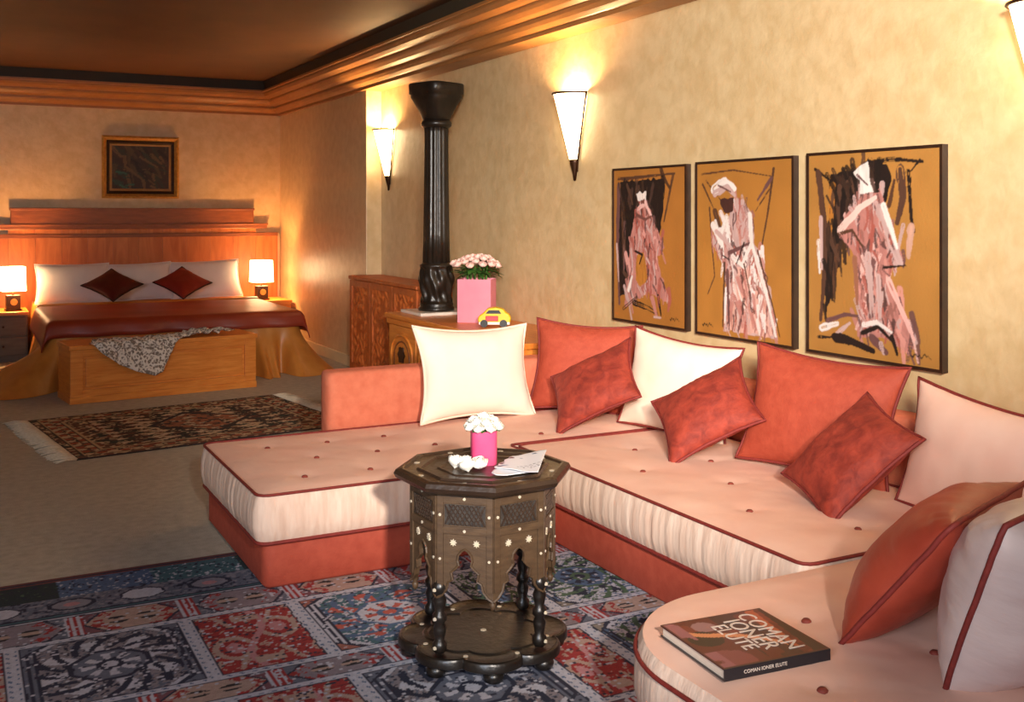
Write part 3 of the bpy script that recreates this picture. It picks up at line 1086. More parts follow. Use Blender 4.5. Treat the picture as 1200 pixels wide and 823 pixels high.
# folded printed papers
def sheet(name, parent, outline, col_fn, th, zf):
    P = np.array(outline)
    T, tris = fill_poly(P, .0045)
    n = len(T)
    z = np.array([zf(a, b) for a, b in T])
    V = np.vstack([np.column_stack([T, z]), np.column_stack([T, z - th])])
    k = len(P)
    Fc = list(tris) + [tuple(i + n for i in t[::-1]) for t in tris] + [((i + 1) % k, i, n + i, n + (i + 1) % k) for i in range(k)]
    col = np.vstack([col_fn(T)] * 2)
    return mesh_obj(name, V.tolist(), Fc, 'paper', parent, True, col)


def resample(pts, step):
    P2 = np.array(pts + pts[:1], float)
    seg = np.hypot(*(P2[1:] - P2[:-1]).T)
    cum = np.concatenate([[0], np.cumsum(seg)])
    s = np.arange(0, cum[-1], step)
    return [(float(np.interp(q, cum, P2[:, 0])), float(np.interp(q, cum, P2[:, 1]))) for q in s]


def paper_cols(T):
    col = np.ones((len(T), 3)) * lin_np((240, 242, 246))
    u = T[:, 0] * .92 + T[:, 1] * .38
    v = -T[:, 0] * .38 + T[:, 1] * .92
    for v0, u0, u1 in [(-.105, .03, .14), (-.088, .02, .13), (-.122, .05, .15)]:
        put(col, (np.abs(v - v0) < .0025) & (u > u0) & (u < u1) & (np.sin(u * 420) > -.3), (110, 112, 124))
    n = vnoise(T[:, 0] + 2, T[:, 1] + 2, 46, 77)
    put(col, (n > .80) & (v > -.07) & (u < .14), (150, 170, 190))
    put(col, (n > .90) & (v > -.07) & (u < .14), (60, 70, 90))
    put(col, np.hypot(T[:, 0] - .035, T[:, 1] - .05) < .009, (110, 40, 60))
    put(col, np.hypot(T[:, 0] - .005, T[:, 1] + .01) < .009, (90, 36, 60))
    return col


pp = thing('folded_paper', 'folded white printed paper with scalloped edge on the carved table', 'paper', on_table(.055, -.01, .004), R(-27.7))
scal = []
for i, (cx, cy) in enumerate([(.00, -.045), (.012, -.012), (.030, .025), (.045, .055)]):
    for j in range(6):
        a = R(235 - j * 30)
        scal.append((cx + .02 * math.cos(a), cy + .02 * math.sin(a)))
o1 = resample([(.115, -.165), (.15, .12), (.08, .105)] + scal[::-1], .006)
sheet('upper_sheet', pp, o1, paper_cols, .0012, lambda a, b: .010 + .014 * max(0, a) / .15 + .002 * math.sin(a * 60))
o2 = resample([(.02, -.135), (.10, -.10), (.13, .09), (.07, .09), (.0, -.03), (-.02, -.06), (-.028, -.10), (-.012, -.13)], .006)
sheet('lower_sheet', pp, o2, paper_cols, .0012, lambda a, b: .004 + .004 * max(0, a) / .15)

# ------------------------------------------------------------------ book
bk = thing('book', 'dark red illustrated hardback book lying on the round sofa end', 'book', (1.63, 1.937, SZ + .0165), R(-5))
hw, hd, th = .143, .133, .027


def cover_cols(T):
    x, y = T[:, 0] / hw, T[:, 1] / hd  # x -1..1 along the spine, y -1 spine..1
    col = np.ones((len(T), 3)) * lin_np((92, 32, 28))
    n = vnoise(T[:, 0] + 1, T[:, 1] + 1, 30, 5)
    put(col, n > .6, (120, 46, 36))
    put(col, (x > .82 + .1 * y), (22, 22, 24))
    put(col, (np.abs(x - .62 - .12 * y) < .09) & (y > -.7), (176, 84, 48))
    put(col, (x > -.1) & (x < .55) & (n < .45), (50, 24, 30))
    put(col, (np.hypot((x + .62) * 1.2, (y - .15) * 1.1) < .36), (24, 26, 22))
    put(col, (np.hypot((x + .38) * 1.4, (y - .62) * 1.4) < .3), (150, 110, 110))
    arm = np.abs(y - (.12 - .9 * (x + .35) ** 2 * np.sign(x + .35) * .8 - .25 * x)) < .09
    put(col, arm & (x > -.75) & (x < .5), (214, 138, 92))
    put(col, (x < -.3) & (y < -.35) & (n > .4), (128, 62, 62))
    put(col, (x < -.75) & (n > .5), (150, 90, 96))
    put(col, np.maximum(np.abs(x), np.abs(y)) > .975, (70, 24, 24))
    return col


MB().box(-hw + .004, hw - .004, -hd + .004, hd - .005, .003, th - .003).build('page_block', 'pages', bk)
MB().box(-hw, hw, -hd, hd, 0, .003).build('back_cover', 'spine', bk)
T = np.stack(np.meshgrid(np.linspace(-hw, hw, 90), np.linspace(-hd, hd, 84)), -1)
ny_, nx_ = T.shape[:2]
idx = np.arange(nx_ * ny_).reshape(ny_, nx_)
q = np.stack([idx[:-1, :-1], idx[:-1, 1:], idx[1:, 1:], idx[1:, :-1]], -1).reshape(-1, 4)
T = T.reshape(-1, 2)
rim = np.concatenate([idx[0, :], idx[1:, -1], idx[-1, -2::-1], idx[-2:0:-1, 0]])
V = np.vstack([np.column_stack([T, np.full(len(T), th)]), np.column_stack([T[rim], np.full(len(rim), th - .003)])])
k = len(rim)
Fc = q.tolist() + [(int(rim[(i + 1) % k]), int(rim[i]), len(T) + i, len(T) + (i + 1) % k) for i in range(k)] + [tuple(range(len(T), len(T) + k))[::-1]]
fc = mesh_obj('front_cover', V.tolist(), Fc, 'cover', bk, False, np.vstack([cover_cols(T), cover_cols(T[rim])]))
spn = MB().box(-hw, hw, -hd - .003, -hd, 0, th).build('spine', 'spine', bk)


def text_mesh(txt, size, m, parent, mtx, ext=.0004, sx=1.0):
    cu = bpy.data.curves.new('txt', 'FONT')
    cu.body = txt
    cu.size = size
    cu.extrude = ext
    cu.align_x = 'CENTER'
    cu.align_y = 'CENTER'
    cu.resolution_u = 3
    ob = bpy.data.objects.new('txt', cu)
    C.objects.link(ob)
    me = bpy.data.meshes.new_from_object(ob.evaluated_get(bpy.context.evaluated_depsgraph_get()))
    bpy.data.objects.remove(ob)
    me.materials.clear()
    me.materials.append(M[m])
    for v in me.vertices:
        v.co.x *= sx
    o = link(bpy.data.objects.new('lettering', me), parent)
    o.matrix_local = mtx
    return o


for txt, x, sz in [('COMAN', .076, .064), ('IONER', .026, .066), ('ELUTE', -.022, .058)]:
    text_mesh(txt, sz, 'letter', fc, Matrix.Translation((x, .005, th + .0006)) @ Matrix.Rotation(R(-90), 4, 'Z'), sx=.92)
text_mesh('COMAN IONER ELUTE', .0115, 'letter', spn, Matrix.Translation((-.035, -hd - .0034, th / 2)) @ Matrix.Rotation(R(90), 4, 'X'))


# ------------------------------------------------------------------ wall paintings (oil strokes on canvas)
class Canvas:
    def __init__(s, w, h, bg, seed):
        s.W, s.H = w, h
        u = np.linspace(0, 1, w)
        v = np.linspace(0, 1, h)
        s.U, s.V = np.meshgrid(u, v)
        s.col = np.ones((h, w, 3)) * lin_np(bg)
        s.col *= (.92 + .16 * vnoise(s.U, s.V, 9, seed))[..., None]
        s.seed = seed
        s.asp = 1.24

    def poly(s, pts, c, a=1.0, jit=.012):
        s.seed += 1
        Q = np.stack([(s.U + jit * (vnoise(s.U, s.V, 26, s.seed) - .5) * 2).ravel(), (s.V + jit * (vnoise(s.U, s.V, 26, s.seed + 50) - .5) * 2).ravel()], 1)
        m = inside_poly(Q, np.array(pts)).reshape(s.U.shape)
        cc = lin_np(c) * (.85 + .3 * vnoise(s.U * 3, s.V * .8, 22, s.seed))[..., None]
        s.col[m] = s.col[m] * (1 - a) + cc[m] * a

    def stroke(s, pts, w, c, a=1.0, dry=.25):
        s.seed += 1
        best = np.full(s.U.shape, 9.)
        along = np.zeros(s.U.shape)
        X, Y = s.U, s.V * s.asp
        tot = 0
        for (x0, y0), (x1, y1) in zip(pts[:-1], pts[1:]):
            ax, ay, bx, by = x0, y0 * s.asp, x1, y1 * s.asp
            dx, dy = bx - ax, by - ay
            L2 = dx * dx + dy * dy + 1e-9
            t = np.clip(((X - ax) * dx + (Y - ay) * dy) / L2, 0, 1)
            d = np.hypot(X - ax - t * dx, Y - ay - t * dy)
            up = d < best
            best[up] = d[up]
            along[up] = (tot + t * math.sqrt(L2))[up]
            tot += math.sqrt(L2)
        tap = np.clip(1.15 - .6 * along / (tot + 1e-6), .35, 1)
        br = vnoise(best / max(w, .01) * 9 + 3, along * 5 + 1, 1, s.seed)
        m = (best < w / 2 * tap * (.8 + .4 * vnoise(X, Y, 30, s.seed))) & (br > dry * .6)
        cc = lin_np(c) * (.86 + .28 * br)[..., None]
        s.col[m] = s.col[m] * (1 - a) + cc[m] * a

    def rand_strokes(s, poly, cols, n, ln, w, ang, rnd):
        P = np.array(poly)
        lo, hi = P.min(0), P.max(0)
        k = 0
        while k < n:
            p = lo + (hi - lo) * np.array([rnd.random(), rnd.random()])
            if not inside_poly(p[None], P)[0]:
                continue
            a = ang + rnd.gauss(0, .35)
            l = ln * (.5 + rnd.random())
            dx, dy = math.sin(a) * l / 2, math.cos(a) * l / 2
            s.stroke([(p[0] - dx, p[1] - dy), (p[0] + .01 * rnd.gauss(0, 1), p[1]), (p[0] + dx, p[1] + dy)], w * (.5 + rnd.random()), cols[rnd.randrange(len(cols))], .9)
            k += 1

    def daub(s, poly, cols, n, seed, ln=.07, w=.018, ang=.15):
        s.rand_strokes(poly, cols, n, ln, w, ang, random.Random(seed))

    def soften(s):
        c = s.col
        p = np.pad(c, ((1, 1), (1, 1), (0, 0)), 'edge')
        s.col = (c * 4 + p[:-2, 1:-1] + p[2:, 1:-1] + p[1:-1, :-2] + p[1:-1, 2:]) / 8
        return s

    def sign(s, x, y, w):
        pts = [(x + w * t / 12, y + .010 * math.sin(t * 2.3) - (.012 if t in (3, 8, 9) else 0)) for t in range(13)]
        s.stroke(pts, .007, (24, 16, 10), 1, 0)


DK, BR, OC = (32, 20, 16), (86, 54, 36), (176, 112, 44)
PK, PW, WH, RS, MV = (182, 120, 110), (192, 158, 152), (226, 212, 204), (164, 86, 74), (104, 68, 66)


def paint_hood():
    c = Canvas(225, 280, (166, 106, 44), 100)
    r = random.Random(1)
    c.poly([(.10, .08), (.74, .06), (.70, .30), (.64, .50), (.50, .60), (.3, .62), (.16, .84), (.07, .86), (.06, .4)], DK)
    c.stroke([(.06, .06), (.86, .04)], .03, BR)
    c.stroke([(.84, .05), (.72, .34)], .03, BR)
    c.stroke([(.07, .1), (.05, .5), (.08, .9)], .05, MV)
    c.stroke([(.12, .2), (.14, .6)], .03, BR)
    c.stroke([(.04, .5), (.07, .75)], .025, PW)
    c.stroke([(.16, .35), (.15, .7)], .03, (120, 84, 80))
    body = [(.31, .31), (.38, .25), (.50, .24), (.58, .34), (.72, .50), (.66, .56), (.62, .56), (.68, .70), (.80, .85), (.62, .82), (.5, .80), (.32, .86), (.16, .92), (.22, .66), (.24, .48)]
    c.poly(body, PK)
    c.daub([(.10, .08), (.74, .06), (.68, .32), (.6, .50), (.2, .8), (.08, .8)], [(58, 38, 28), (30, 20, 16), (84, 56, 42), (70, 48, 40)], 50, 11, .16, .03, .1)
    c.poly(body, PK)
    c.rand_strokes(body, [PK, RS, PW, (214, 152, 142)], 46, .16, .035, .2, r)
    c.daub(body, [RS, MV, PW, PK, (150, 84, 74), (84, 52, 48)], 80, 12)
    c.stroke([(.36, .26), (.46, .22), (.54, .30)], .05, (226, 176, 168))
    c.stroke([(.34, .30), (.46, .33), (.54, .31)], .03, (110, 66, 60))
    c.poly([(.34, .15), (.47, .15), (.47, .21), (.36, .21)], WH)
    c.poly([(.39, .20), (.46, .20), (.45, .23), (.40, .23)], (120, 70, 60))
    c.poly([(.34, .56), (.44, .54), (.50, .70), (.40, .78), (.32, .72)], OC)
    c.stroke([(.32, .54), (.42, .56), (.38, .62)], .025, DK)
    c.stroke([(.22, .80), (.27, .71)], .04, WH)
    c.stroke([(.30, .88), (.48, .90), (.62, .93)], .05, DK)
    c.stroke([(.56, .84), (.62, .95)], .05, PK)
    c.stroke([(.64, .82), (.68, .94)], .03, DK)
    c.stroke([(.14, .93), (.34, .84)], .03, BR)
    c.stroke([(.58, .955), (.68, .955)], .02, PW)
    c.sign(.80, .955, .12)
    return c


def paint_turban():
    c = Canvas(225, 280, (172, 114, 48), 200)
    r = random.Random(2)
    c.stroke([(.05, .06), (.4, .045), (.8, .09)], .012, BR)
    c.stroke([(.82, .05), (.76, .30), (.70, .48)], .022, BR)
    c.stroke([(.80, .10), (.66, .22)], .03, MV)
    c.stroke([(.78, .16), (.64, .28)], .014, BR)
    c.stroke([(.06, .12), (.22, .30)], .018, BR)
    c.stroke([(.10, .10), (.30, .24)], .012, BR)
    c.stroke([(.14, .26), (.18, .55), (.20, .66), (.12, .77)], .016, BR)
    c.stroke([(.2, .28), (.3, .45)], .05, BR)
    body = [(.40, .23), (.52, .22), (.61, .30), (.62, .44), (.68, .52), (.78, .72), (.86, .97), (.30, .97), (.33, .72), (.28, .60), (.16, .46), (.22, .40), (.34, .36)]
    c.poly(body, PW)
    c.poly([(.44, .60), (.70, .58), (.84, .97), (.34, .97)], (214, 164, 150))
    c.rand_strokes(body, [PW, WH, PK, (190, 130, 116), (232, 214, 210)], 64, .15, .035, .15, r)
    c.daub(body, [MV, RS, PK, PW, WH, (150, 96, 86), (84, 54, 50)], 130, 21)
    c.stroke([(.60, .46), (.74, .72), (.84, .96)], .035, WH)
    c.stroke([(.34, .62), (.36, .96)], .03, MV)
    c.stroke([(.66, .50), (.82, .82), (.88, .96)], .016, BR)
    c.stroke([(.31, .58), (.29, .95)], .02, BR)
    c.poly([(.26, .20), (.42, .20), (.40, .28), (.34, .30), (.28, .26)], (70, 40, 34))
    c.stroke([(.20, .15), (.30, .11), (.42, .15)], .08, WH)
    c.stroke([(.20, .18), (.34, .14), (.42, .19)], .05, PW)
    c.stroke([(.24, .13), (.38, .17)], .016, MV)
    c.stroke([(.18, .36), (.28, .48)], .05, WH)
    c.stroke([(.32, .34), (.24, .46)], .04, WH)
    c.stroke([(.22, .40), (.40, .50)], .04, PW)
    c.stroke([(.36, .52), (.58, .46)], .03, MV)
    c.stroke([(.40, .54), (.52, .60)], .04, WH)
    c.stroke([(.58, .30), (.60, .46), (.50, .58)], .04, WH)
    c.stroke([(.52, .46), (.44, .58)], .014, DK)
    c.stroke([(.24, .52), (.36, .56)], .014, DK)
    c.stroke([(.52, .58), (.58, .74)], .014, BR)
    c.sign(.06, .955, .12)
    return c


def paint_robe():
    c = Canvas(225, 280, (174, 120, 56), 300)
    r = random.Random(3)
    c.poly([(.18, .10), (.34, .09), (.48, .04), (.62, .06), (.66, .14), (.60, .26), (.50, .18), (.36, .32), (.28, .44), (.24, .62), (.20, .70), (.14, .84), (.13, .5), (.17, .3)], DK)
    c.stroke([(.05, .07), (.20, .14)], .02, DK)
    c.stroke([(.08, .09), (.14, .40), (.12, .70), (.10, .84)], .05, (84, 54, 40))
    c.stroke([(.20, .16), (.18, .40)], .05, OC)
    c.stroke([(.46, .06), (.66, .04), (.88, .06)], .03, DK)
    c.stroke([(.86, .05), (.80, .10)], .014, DK)
    c.stroke([(.72, .09), (.74, .22), (.70, .34)], .06, (84, 54, 40))
    c.stroke([(.78, .10), (.80, .32), (.82, .38)], .03, DK)
    c.stroke([(.64, .26), (.68, .14)], .03, BR)
    c.stroke([(.80, .36), (.78, .50)], .05, (196, 150, 130))
    c.stroke([(.10, .32), (.11, .58)], .03, PW)
    c.stroke([(.08, .44), (.09, .60)], .03, WH)
    c.stroke([(.24, .46), (.20, .72)], .04, BR)
    body = [(.44, .20), (.58, .19), (.62, .28), (.70, .44), (.76, .53), (.62, .56), (.70, .68), (.86, .89), (.72, .93), (.58, .88), (.40, .90), (.40, .70), (.40, .54), (.34, .46), (.24, .40), (.32, .30)]
    c.poly(body, PK)
    c.rand_strokes(body, [PK, PW, (206, 140, 128), (226, 178, 168), MV], 70, .17, .035, .12, r)
    c.daub([(.18, .10), (.6, .06), (.6, .26), (.36, .32), (.24, .62), (.14, .84)], [(58, 38, 28), (26, 18, 14), (84, 56, 42)], 40, 30, .16, .03, .15)
    c.poly([(.44, .20), (.58, .19), (.62, .28), (.6, .4), (.4, .5), (.24, .40), (.32, .30)], PK)
    c.daub(body, [MV, RS, PK, PW, (150, 96, 86), (84, 54, 50)], 130, 31)
    c.stroke([(.58, .28), (.66, .44), (.72, .53)], .08, PW)
    c.stroke([(.60, .26), (.70, .46)], .04, WH)
    c.stroke([(.60, .555), (.76, .54)], .016, DK)
    c.stroke([(.26, .38), (.42, .27), (.54, .22)], .05, (226, 190, 178))
    c.stroke([(.25, .40), (.36, .38), (.44, .46)], .025, BR)
    c.stroke([(.52, .36), (.50, .50)], .03, RS)
    c.stroke([(.48, .50), (.52, .80)], .05, PW)
    c.stroke([(.56, .60), (.58, .86)], .04, PW)
    c.stroke([(.38, .52), (.40, .74)], .04, (150, 96, 72))
    c.stroke([(.64, .62), (.82, .88)], .04, (226, 170, 160))
    c.poly([(.47, .045), (.37, .10), (.43, .14), (.43, .20), (.52, .19), (.50, .12)], WH)
    c.stroke([(.40, .11), (.48, .16)], .016, MV)
    c.stroke([(.11, .88), (.24, .85)], .05, WH)
    c.stroke([(.24, .90), (.34, .84)], .035, PW)
    c.stroke([(.16, .84), (.30, .80), (.40, .80)], .03, MV)
    c.stroke([(.22, .92), (.36, .93), (.52, .96)], .06, DK)
    c.stroke([(.44, .88), (.56, .84), (.66, .90)], .03, DK)
    c.stroke([(.52, .90), (.62, .96)], .06, MV)
    c.stroke([(.58, .92), (.60, .97)], .03, PW)
    c.stroke([(.66, .88), (.70, .96)], .03, DK)
    c.stroke([(.08, .93), (.22, .92)], .02, DK)
    c.stroke([(.45, .84), (.55, .82), (.66, .86)], .03, WH)
    c.sign(.80, .955, .14)
    return c


def painting(label, cv, y0, y1, z0, z1):
    yc, zc = (y0 + y1) / 2, (z0 + z1) / 2
    w, h = y1 - y0, z1 - z0
    o = thing('painting', label, 'painting', (XW - .001, yc, zc), R(-90))
    # local frame: x to the viewer's right (towards -Y), -y out of the wall, z up
    fr = .012
    mb = MB()
    mb.box(-w / 2, w / 2, -.032, 0, h / 2 - fr, h / 2).box(-w / 2, w / 2, -.032, 0, -h / 2, -h / 2 + fr)
    mb.box(-w / 2, -w / 2 + fr, -.032, 0, -h / 2 + fr, h / 2 - fr).box(w / 2 - fr, w / 2, -.032, 0, -h / 2 + fr, h / 2 - fr)
    mb.build('frame', 'framedark', o)
    H_, W_ = cv.col.shape[:2]
    xs = np.linspace(-w / 2 + fr, w / 2 - fr, W_)
    zs = np.linspace(h / 2 - fr, -h / 2 + fr, H_)
    X, Z = np.meshgrid(xs, zs)
    lum = cv.col.mean(-1)
    Y = -.026 - .0015 * np.clip(lum, 0, 1)
    V = np.stack([X, Y, Z], -1).reshape(-1, 3)
    idx = np.arange(W_ * H_).reshape(H_, W_)
    q = np.stack([idx[1:, :-1], idx[1:, 1:], idx[:-1, 1:], idx[:-1, :-1]], -1).reshape(-1, 4)
    mesh_obj('canvas', V.tolist(), q.tolist(), 'paint', o, False, cv.col.reshape(-1, 3))
    MB().box(-w / 2 + fr, w / 2 - fr, -.02, 0, -h / 2 + fr, h / 2 - fr).build('backing', 'framedark', o)
    return o


painting('ochre painting of a pink-robed figure walking away through a dark doorway', paint_hood().soften(), 4.345, 5.03, .797, 1.652)
painting('ochre painting of a figure in a white turban holding a white bundle', paint_turban().soften(), 3.565, 4.27, .795, 1.657)
painting('ochre painting of a figure in a white pointed hood and sweeping pale robe', paint_robe().soften(), 2.765, 3.485, .795, 1.662)


# ------------------------------------------------------------------ sconces
def sconce(y, label):
    o = thing('wall_sconce', label, 'lamp', (XW - .002, y, 1.60), R(90), 'cone sconces along the sofa wall')
    # local: +y points to -X (out of the wall), x along wall
    ht, rw, dp = .53, .125, .13
    seg = 20

    def cone(z0, z1, sc=1.0, off=0.0):
        v, f = [], []
        zs = np.linspace(z0, z1, 8)
        for z in zs:
            t = z / ht
            for k in range(seg + 1):
                a = PI * k / seg
                v.append(((rw * t * sc + .004) * math.cos(a), (dp * t * sc + .004) * math.sin(a) + .004 + off, z))
        for i in range(7):
            for k in range(seg):
                n = seg + 1
                f.append((i * n + k, i * n + k + 1, (i + 1) * n + k + 1, (i + 1) * n + k))
        return v, f
    mb = MB()
    mb.add(*cone(.12, ht - .012))
    sh = mb.build('shade', 'glow', o, True)
    sh.modifiers.new('solid', 'SOLIDIFY').thickness = .003
    mb = MB()
    v, f = cone(-.005, .125, 1.06, .001)
    n = seg + 1
    f.append(tuple(range(n)))
    mb.add(v, f)
    tip = mb.build('tip', 'bronze', o, True)
    tip.modifiers.new('solid', 'SOLIDIFY').thickness = .003
    pts = [((rw + .008) * math.cos(PI * k / seg), (dp + .008) * math.sin(PI * k / seg) + .004, ht - .008) for k in range(seg + 1)]
    MB().tube(pts, .0075, 6).build('rim', 'bronze', o, True)
    for s in (-1, 1):
        MB().tube([(s * .004, .006, 0), (s * (rw + .008), .006, ht)], .0065, 6).build('side_rod', 'bronze', o, True)
    MB().prism([(-.03, .05), (.03, .05), (.05, .32), (-.05, .32)], 'y', 0, .006).build('back_plate', 'bronze', o)
    l = bpy.data.lights.new('sconce_bulb', 'POINT')
    l.energy = 34
    l.color = (1.0, .66, .32)
    l.shadow_soft_size = .03
    lo = bpy.data.objects.new('bulb', l)
    link(lo, o)
    lo.location = (0, .06, ht - .06)
    return o


sconce(8.60, 'glowing half-cone wall sconce beside the dark fluted column')
sconce(5.48, 'glowing half-cone wall sconce between the fluted column and the paintings')
sconce(2.34, 'glowing half-cone wall sconce above the large peach cushion')

# ------------------------------------------------------------------ cabinets against the sofa wall
lc = thing('low_cabinet', 'honey-coloured low wooden cabinet behind the chaise backrest', 'cabinet', (0, 0, 0))
CX0, CX1, CY0, CY1, CZ = 2.77, 3.31, 5.12, 7.22, .68
MB().box(CX0 + .02, CX1, CY0 + .02, CY1 - .02, .02, CZ - .035).build('body', 'honey', lc)
MB().box(CX0 - .02, CX1 + .005, CY0 - .01, CY1 + .01, CZ - .035, CZ, .008).build('top', 'honey_y', lc)
MB().box(CX0 - .005, CX0 + .02, CY0, CY1, CZ - .075, CZ - .035, .004).build('frieze', 'honey_y', lc)
MB().box(CX0 - .002, CX1, CY0, CY1, 0, .07, .004).build('plinth', 'honey_y', lc)
for i in range(4):
    y0 = CY0 + .03 + i * .515
    y1 = y0 + .495
    dr = MB().box(CX0 + .004, CX0 + .02, y0, y1, .08, CZ - .08, .003).build('door', 'honey', lc)
    # moulded arch panel
    pts = [(CX0 + .002, y0 + .05, .12), (CX0 + .002, y0 + .05, .40)]
    for j in range(9):
        a = PI - PI * j / 8
        pts.append((CX0 + .002, (y0 + y1) / 2 + (.5 * (y1 - y0) - .05) * math.cos(a), .40 + .14 * math.sin(a)))
    pts += [(CX0 + .002, y1 - .05, .12)]
    MB().tube(pts, .011, 6, True).build('arch_moulding', 'honey', dr, True)
    MB().tube([(CX0 + .004, y, z) for _, y, z in [(0, (y0 + y1) / 2 + (y - (y0 + y1) / 2) * .72, .12 + (z - .12) * .82 + .03) for _, y, z in pts]], .007, 6, True).build('inner_moulding', 'capwood', dr, True)
    mb = MB()
    pt = []
    for j in range(20):
        a = 2 * PI * j / 20
        rr = .055 * (1 + .18 * math.cos(6 * a))
        pt.append(((y0 + y1) / 2 + rr * math.cos(a), .40 + rr * math.sin(a)))
    mb.prism(pt, 'x', CX0 - .006, CX0 + .01)
    mb.build('rosette', 'framedark', dr)

cc = thing('carved_cabinet', 'taller red-brown carved cabinet in the alcove beside the fluted column', 'cabinet')
KX, KY0, KY1, KZ = 3.02, 7.26, 8.78, .86
MB().box(KX + .015, 3.31, KY0, KY1, .02, KZ - .03).build('body', 'carvedwood', cc)
MB().box(KX - .01, 3.315, KY0 - .01, KY1 + .005, KZ - .03, KZ, .006).build('top', 'carvedwood', cc)
MB().box(KX, KX + .015, KY0, KY1, 0, .06).build('plinth', 'carvedwood', cc)
for i in range(3):
    y0 = KY0 + .01 + i * .505
    y1 = y0 + .495
    d = MB()
    d.box(KX, KX + .015, y0, y0 + .05, .06, KZ - .035).box(KX, KX + .015, y1 - .05, y1, .06, KZ - .035)
    d.box(KX, KX + .015, y0 + .05, y1 - .05, .06, .11).box(KX, KX + .015, y0 + .05, y1 - .05, KZ - .085, KZ - .035)
    dr = d.build('door', 'carvedwood', cc)
    gy = np.linspace(y0 + .05, y1 - .05, 60)
    gz = np.linspace(.11, KZ - .085, 90)
    Yg, Zg = np.meshgrid(gy, gz)
    pat = np.sin(Yg * 50 + 2.0 * np.sin(Zg * 30)) * np.sin(Zg * 42 + 2.0 * np.cos(Yg * 32))
    Xg = KX + .013 - .014 * np.clip(pat * 1.6, -.4, 1)
    idx = np.arange(Yg.size).reshape(Yg.shape)
    q = np.stack([idx[:-1, :-1], idx[:-1, 1:], idx[1:, 1:], idx[1:, :-1]], -1).reshape(-1, 4)
    mesh_obj('carved_panel', np.stack([Xg, Yg, Zg], -1).reshape(-1, 3).tolist(), q[:, ::-1].tolist(), 'carvedwood', dr, True)

# column on a marble slab
PXc, PYc = 3.055, 6.98
o = MB().box(PXc - .20, PXc + .20, PYc - .19, PYc + .19, CZ, CZ + .022, .004).build('marble_slab', 'marble')
tag(o, 'thin white marble slab under the fluted column', 'slab')
col_ = thing('fluted_column', 'dark fluted cast-iron column with flared capital standing on white marble', 'column', (PXc, PYc, CZ + .022))
flute = lambda a, z: 1 - .075 * (.5 + .5 * math.cos(a * 14)) ** 2
MB().lathe([(.100, .30), (.094, .55), (.088, .95), (.086, 1.28), (.088, 1.33)], 112, mod=flute).build('shaft', 'iron', col_, True)
acan = lambda a, z: 1 + .10 * math.sin(a * 6) * math.sin(z * 26 + 1) + .05 * math.sin(a * 12 + z * 30)
MB().lathe([(.128, 0), (.130, .02), (.118, .03), (.122, .045), (.116, .06)] + [(.116 - .008 * math.sin(i * .5), .06 + i * .016) for i in range(16)] + [(.118, .315), (.122, .325), (.104, .335), (.098, .345)], 96, mod=lambda a, z: acan(a, z) if .06 < z < .31 else 1).build('carved_base', 'iron', col_, True)
MB().lathe([(.088, 1.31), (.108, 1.325), (.112, 1.345), (.104, 1.36), (.092, 1.365)], 48).build('collar', 'iron', col_, True)


def sqmod(a, z):
    t = min(1, max(0, (z - 1.36) / .16))
    p = 2 + 3.0 * t
    return 1 / (abs(math.cos(a)) ** p + abs(math.sin(a)) ** p) ** (1 / p)


MB().lathe([(.092, 1.355), (.100, 1.40), (.116, 1.45), (.136, 1.50), (.150, 1.53), (.150, 1.548), (.160, 1.555), (.162, 1.62), (.156, 1.63), (.02, 1.63)], 64, mod=sqmod).build('capital', 'iron', col_, True)
col_.rotation_euler = (0, 0, R(20))

# tall pink square vase with roses
vb = thing('vase', 'square pale pink paper vase on the low cabinet beside the column', 'vase', (3.055, 6.31, CZ), R(-38))
mb = MB()
w_, h_ = .112, .285
v = []
for z, s_ in [(0, .98), (.004, 1), (h_, 1.0), (h_, .975), (.01, .97)]:
    v += [(x * w_ * s_, y * w_ * .8 * s_, z) for x, y in [(-1, -1), (1, -1), (1, 1), (-1, 1)]]
f = [(i * 4 + k, i * 4 + (k + 1) % 4, (i + 1) * 4 + (k + 1) % 4, (i + 1) * 4 + k) for i in range(4) for k in range(4)] + [(3, 2, 1, 0), (16, 17, 18, 19)]
mb.add(v, f)
mb.build('body', 'pink', vb)
bb = thing('bouquet', 'wide bunch of pink roses with green leaves in the square pink vase', 'flowers', (3.055, 6.31, CZ + .012), R(-22))
rr_ = random.Random(5)
for i in range(34):
    a = i * 2.39996
    q = math.sqrt((i + .5) / 34)
    x, y = .165 * q * math.cos(a), .135 * q * math.sin(a)
    z = .415 - .055 * q * q + rr_.uniform(-.01, .01)
    rose_mesh(MB(), (x, y, z), .029, (x * 4, y * 4), 100 + i, 10).build('rose', 'rose', bb, True)
lm = MB()
for i in range(90):
    a = rr_.random() * 2 * PI
    q = .3 + .75 * rr_.random()
    x, y = .15 * q * math.cos(a), .125 * q * math.sin(a)
    leaf_mesh(lm, (x * .8, y * .8, .30 + .05 * rr_.random()), (math.cos(a), math.sin(a), rr_.uniform(-.3, .7)), rr_.uniform(.05, .085), rr_.uniform(.03, .045))
o = lm.build('leaves', 'leaf', bb, True)
st = MB()
for i in range(14):
    a = 2 * PI * i / 14
    st.tube([(.05 * math.cos(a), .04 * math.sin(a), .01), (.07 * math.cos(a), .06 * math.sin(a), .36)], .004, 5)
st.build('stems', 'leaf', bb, True)

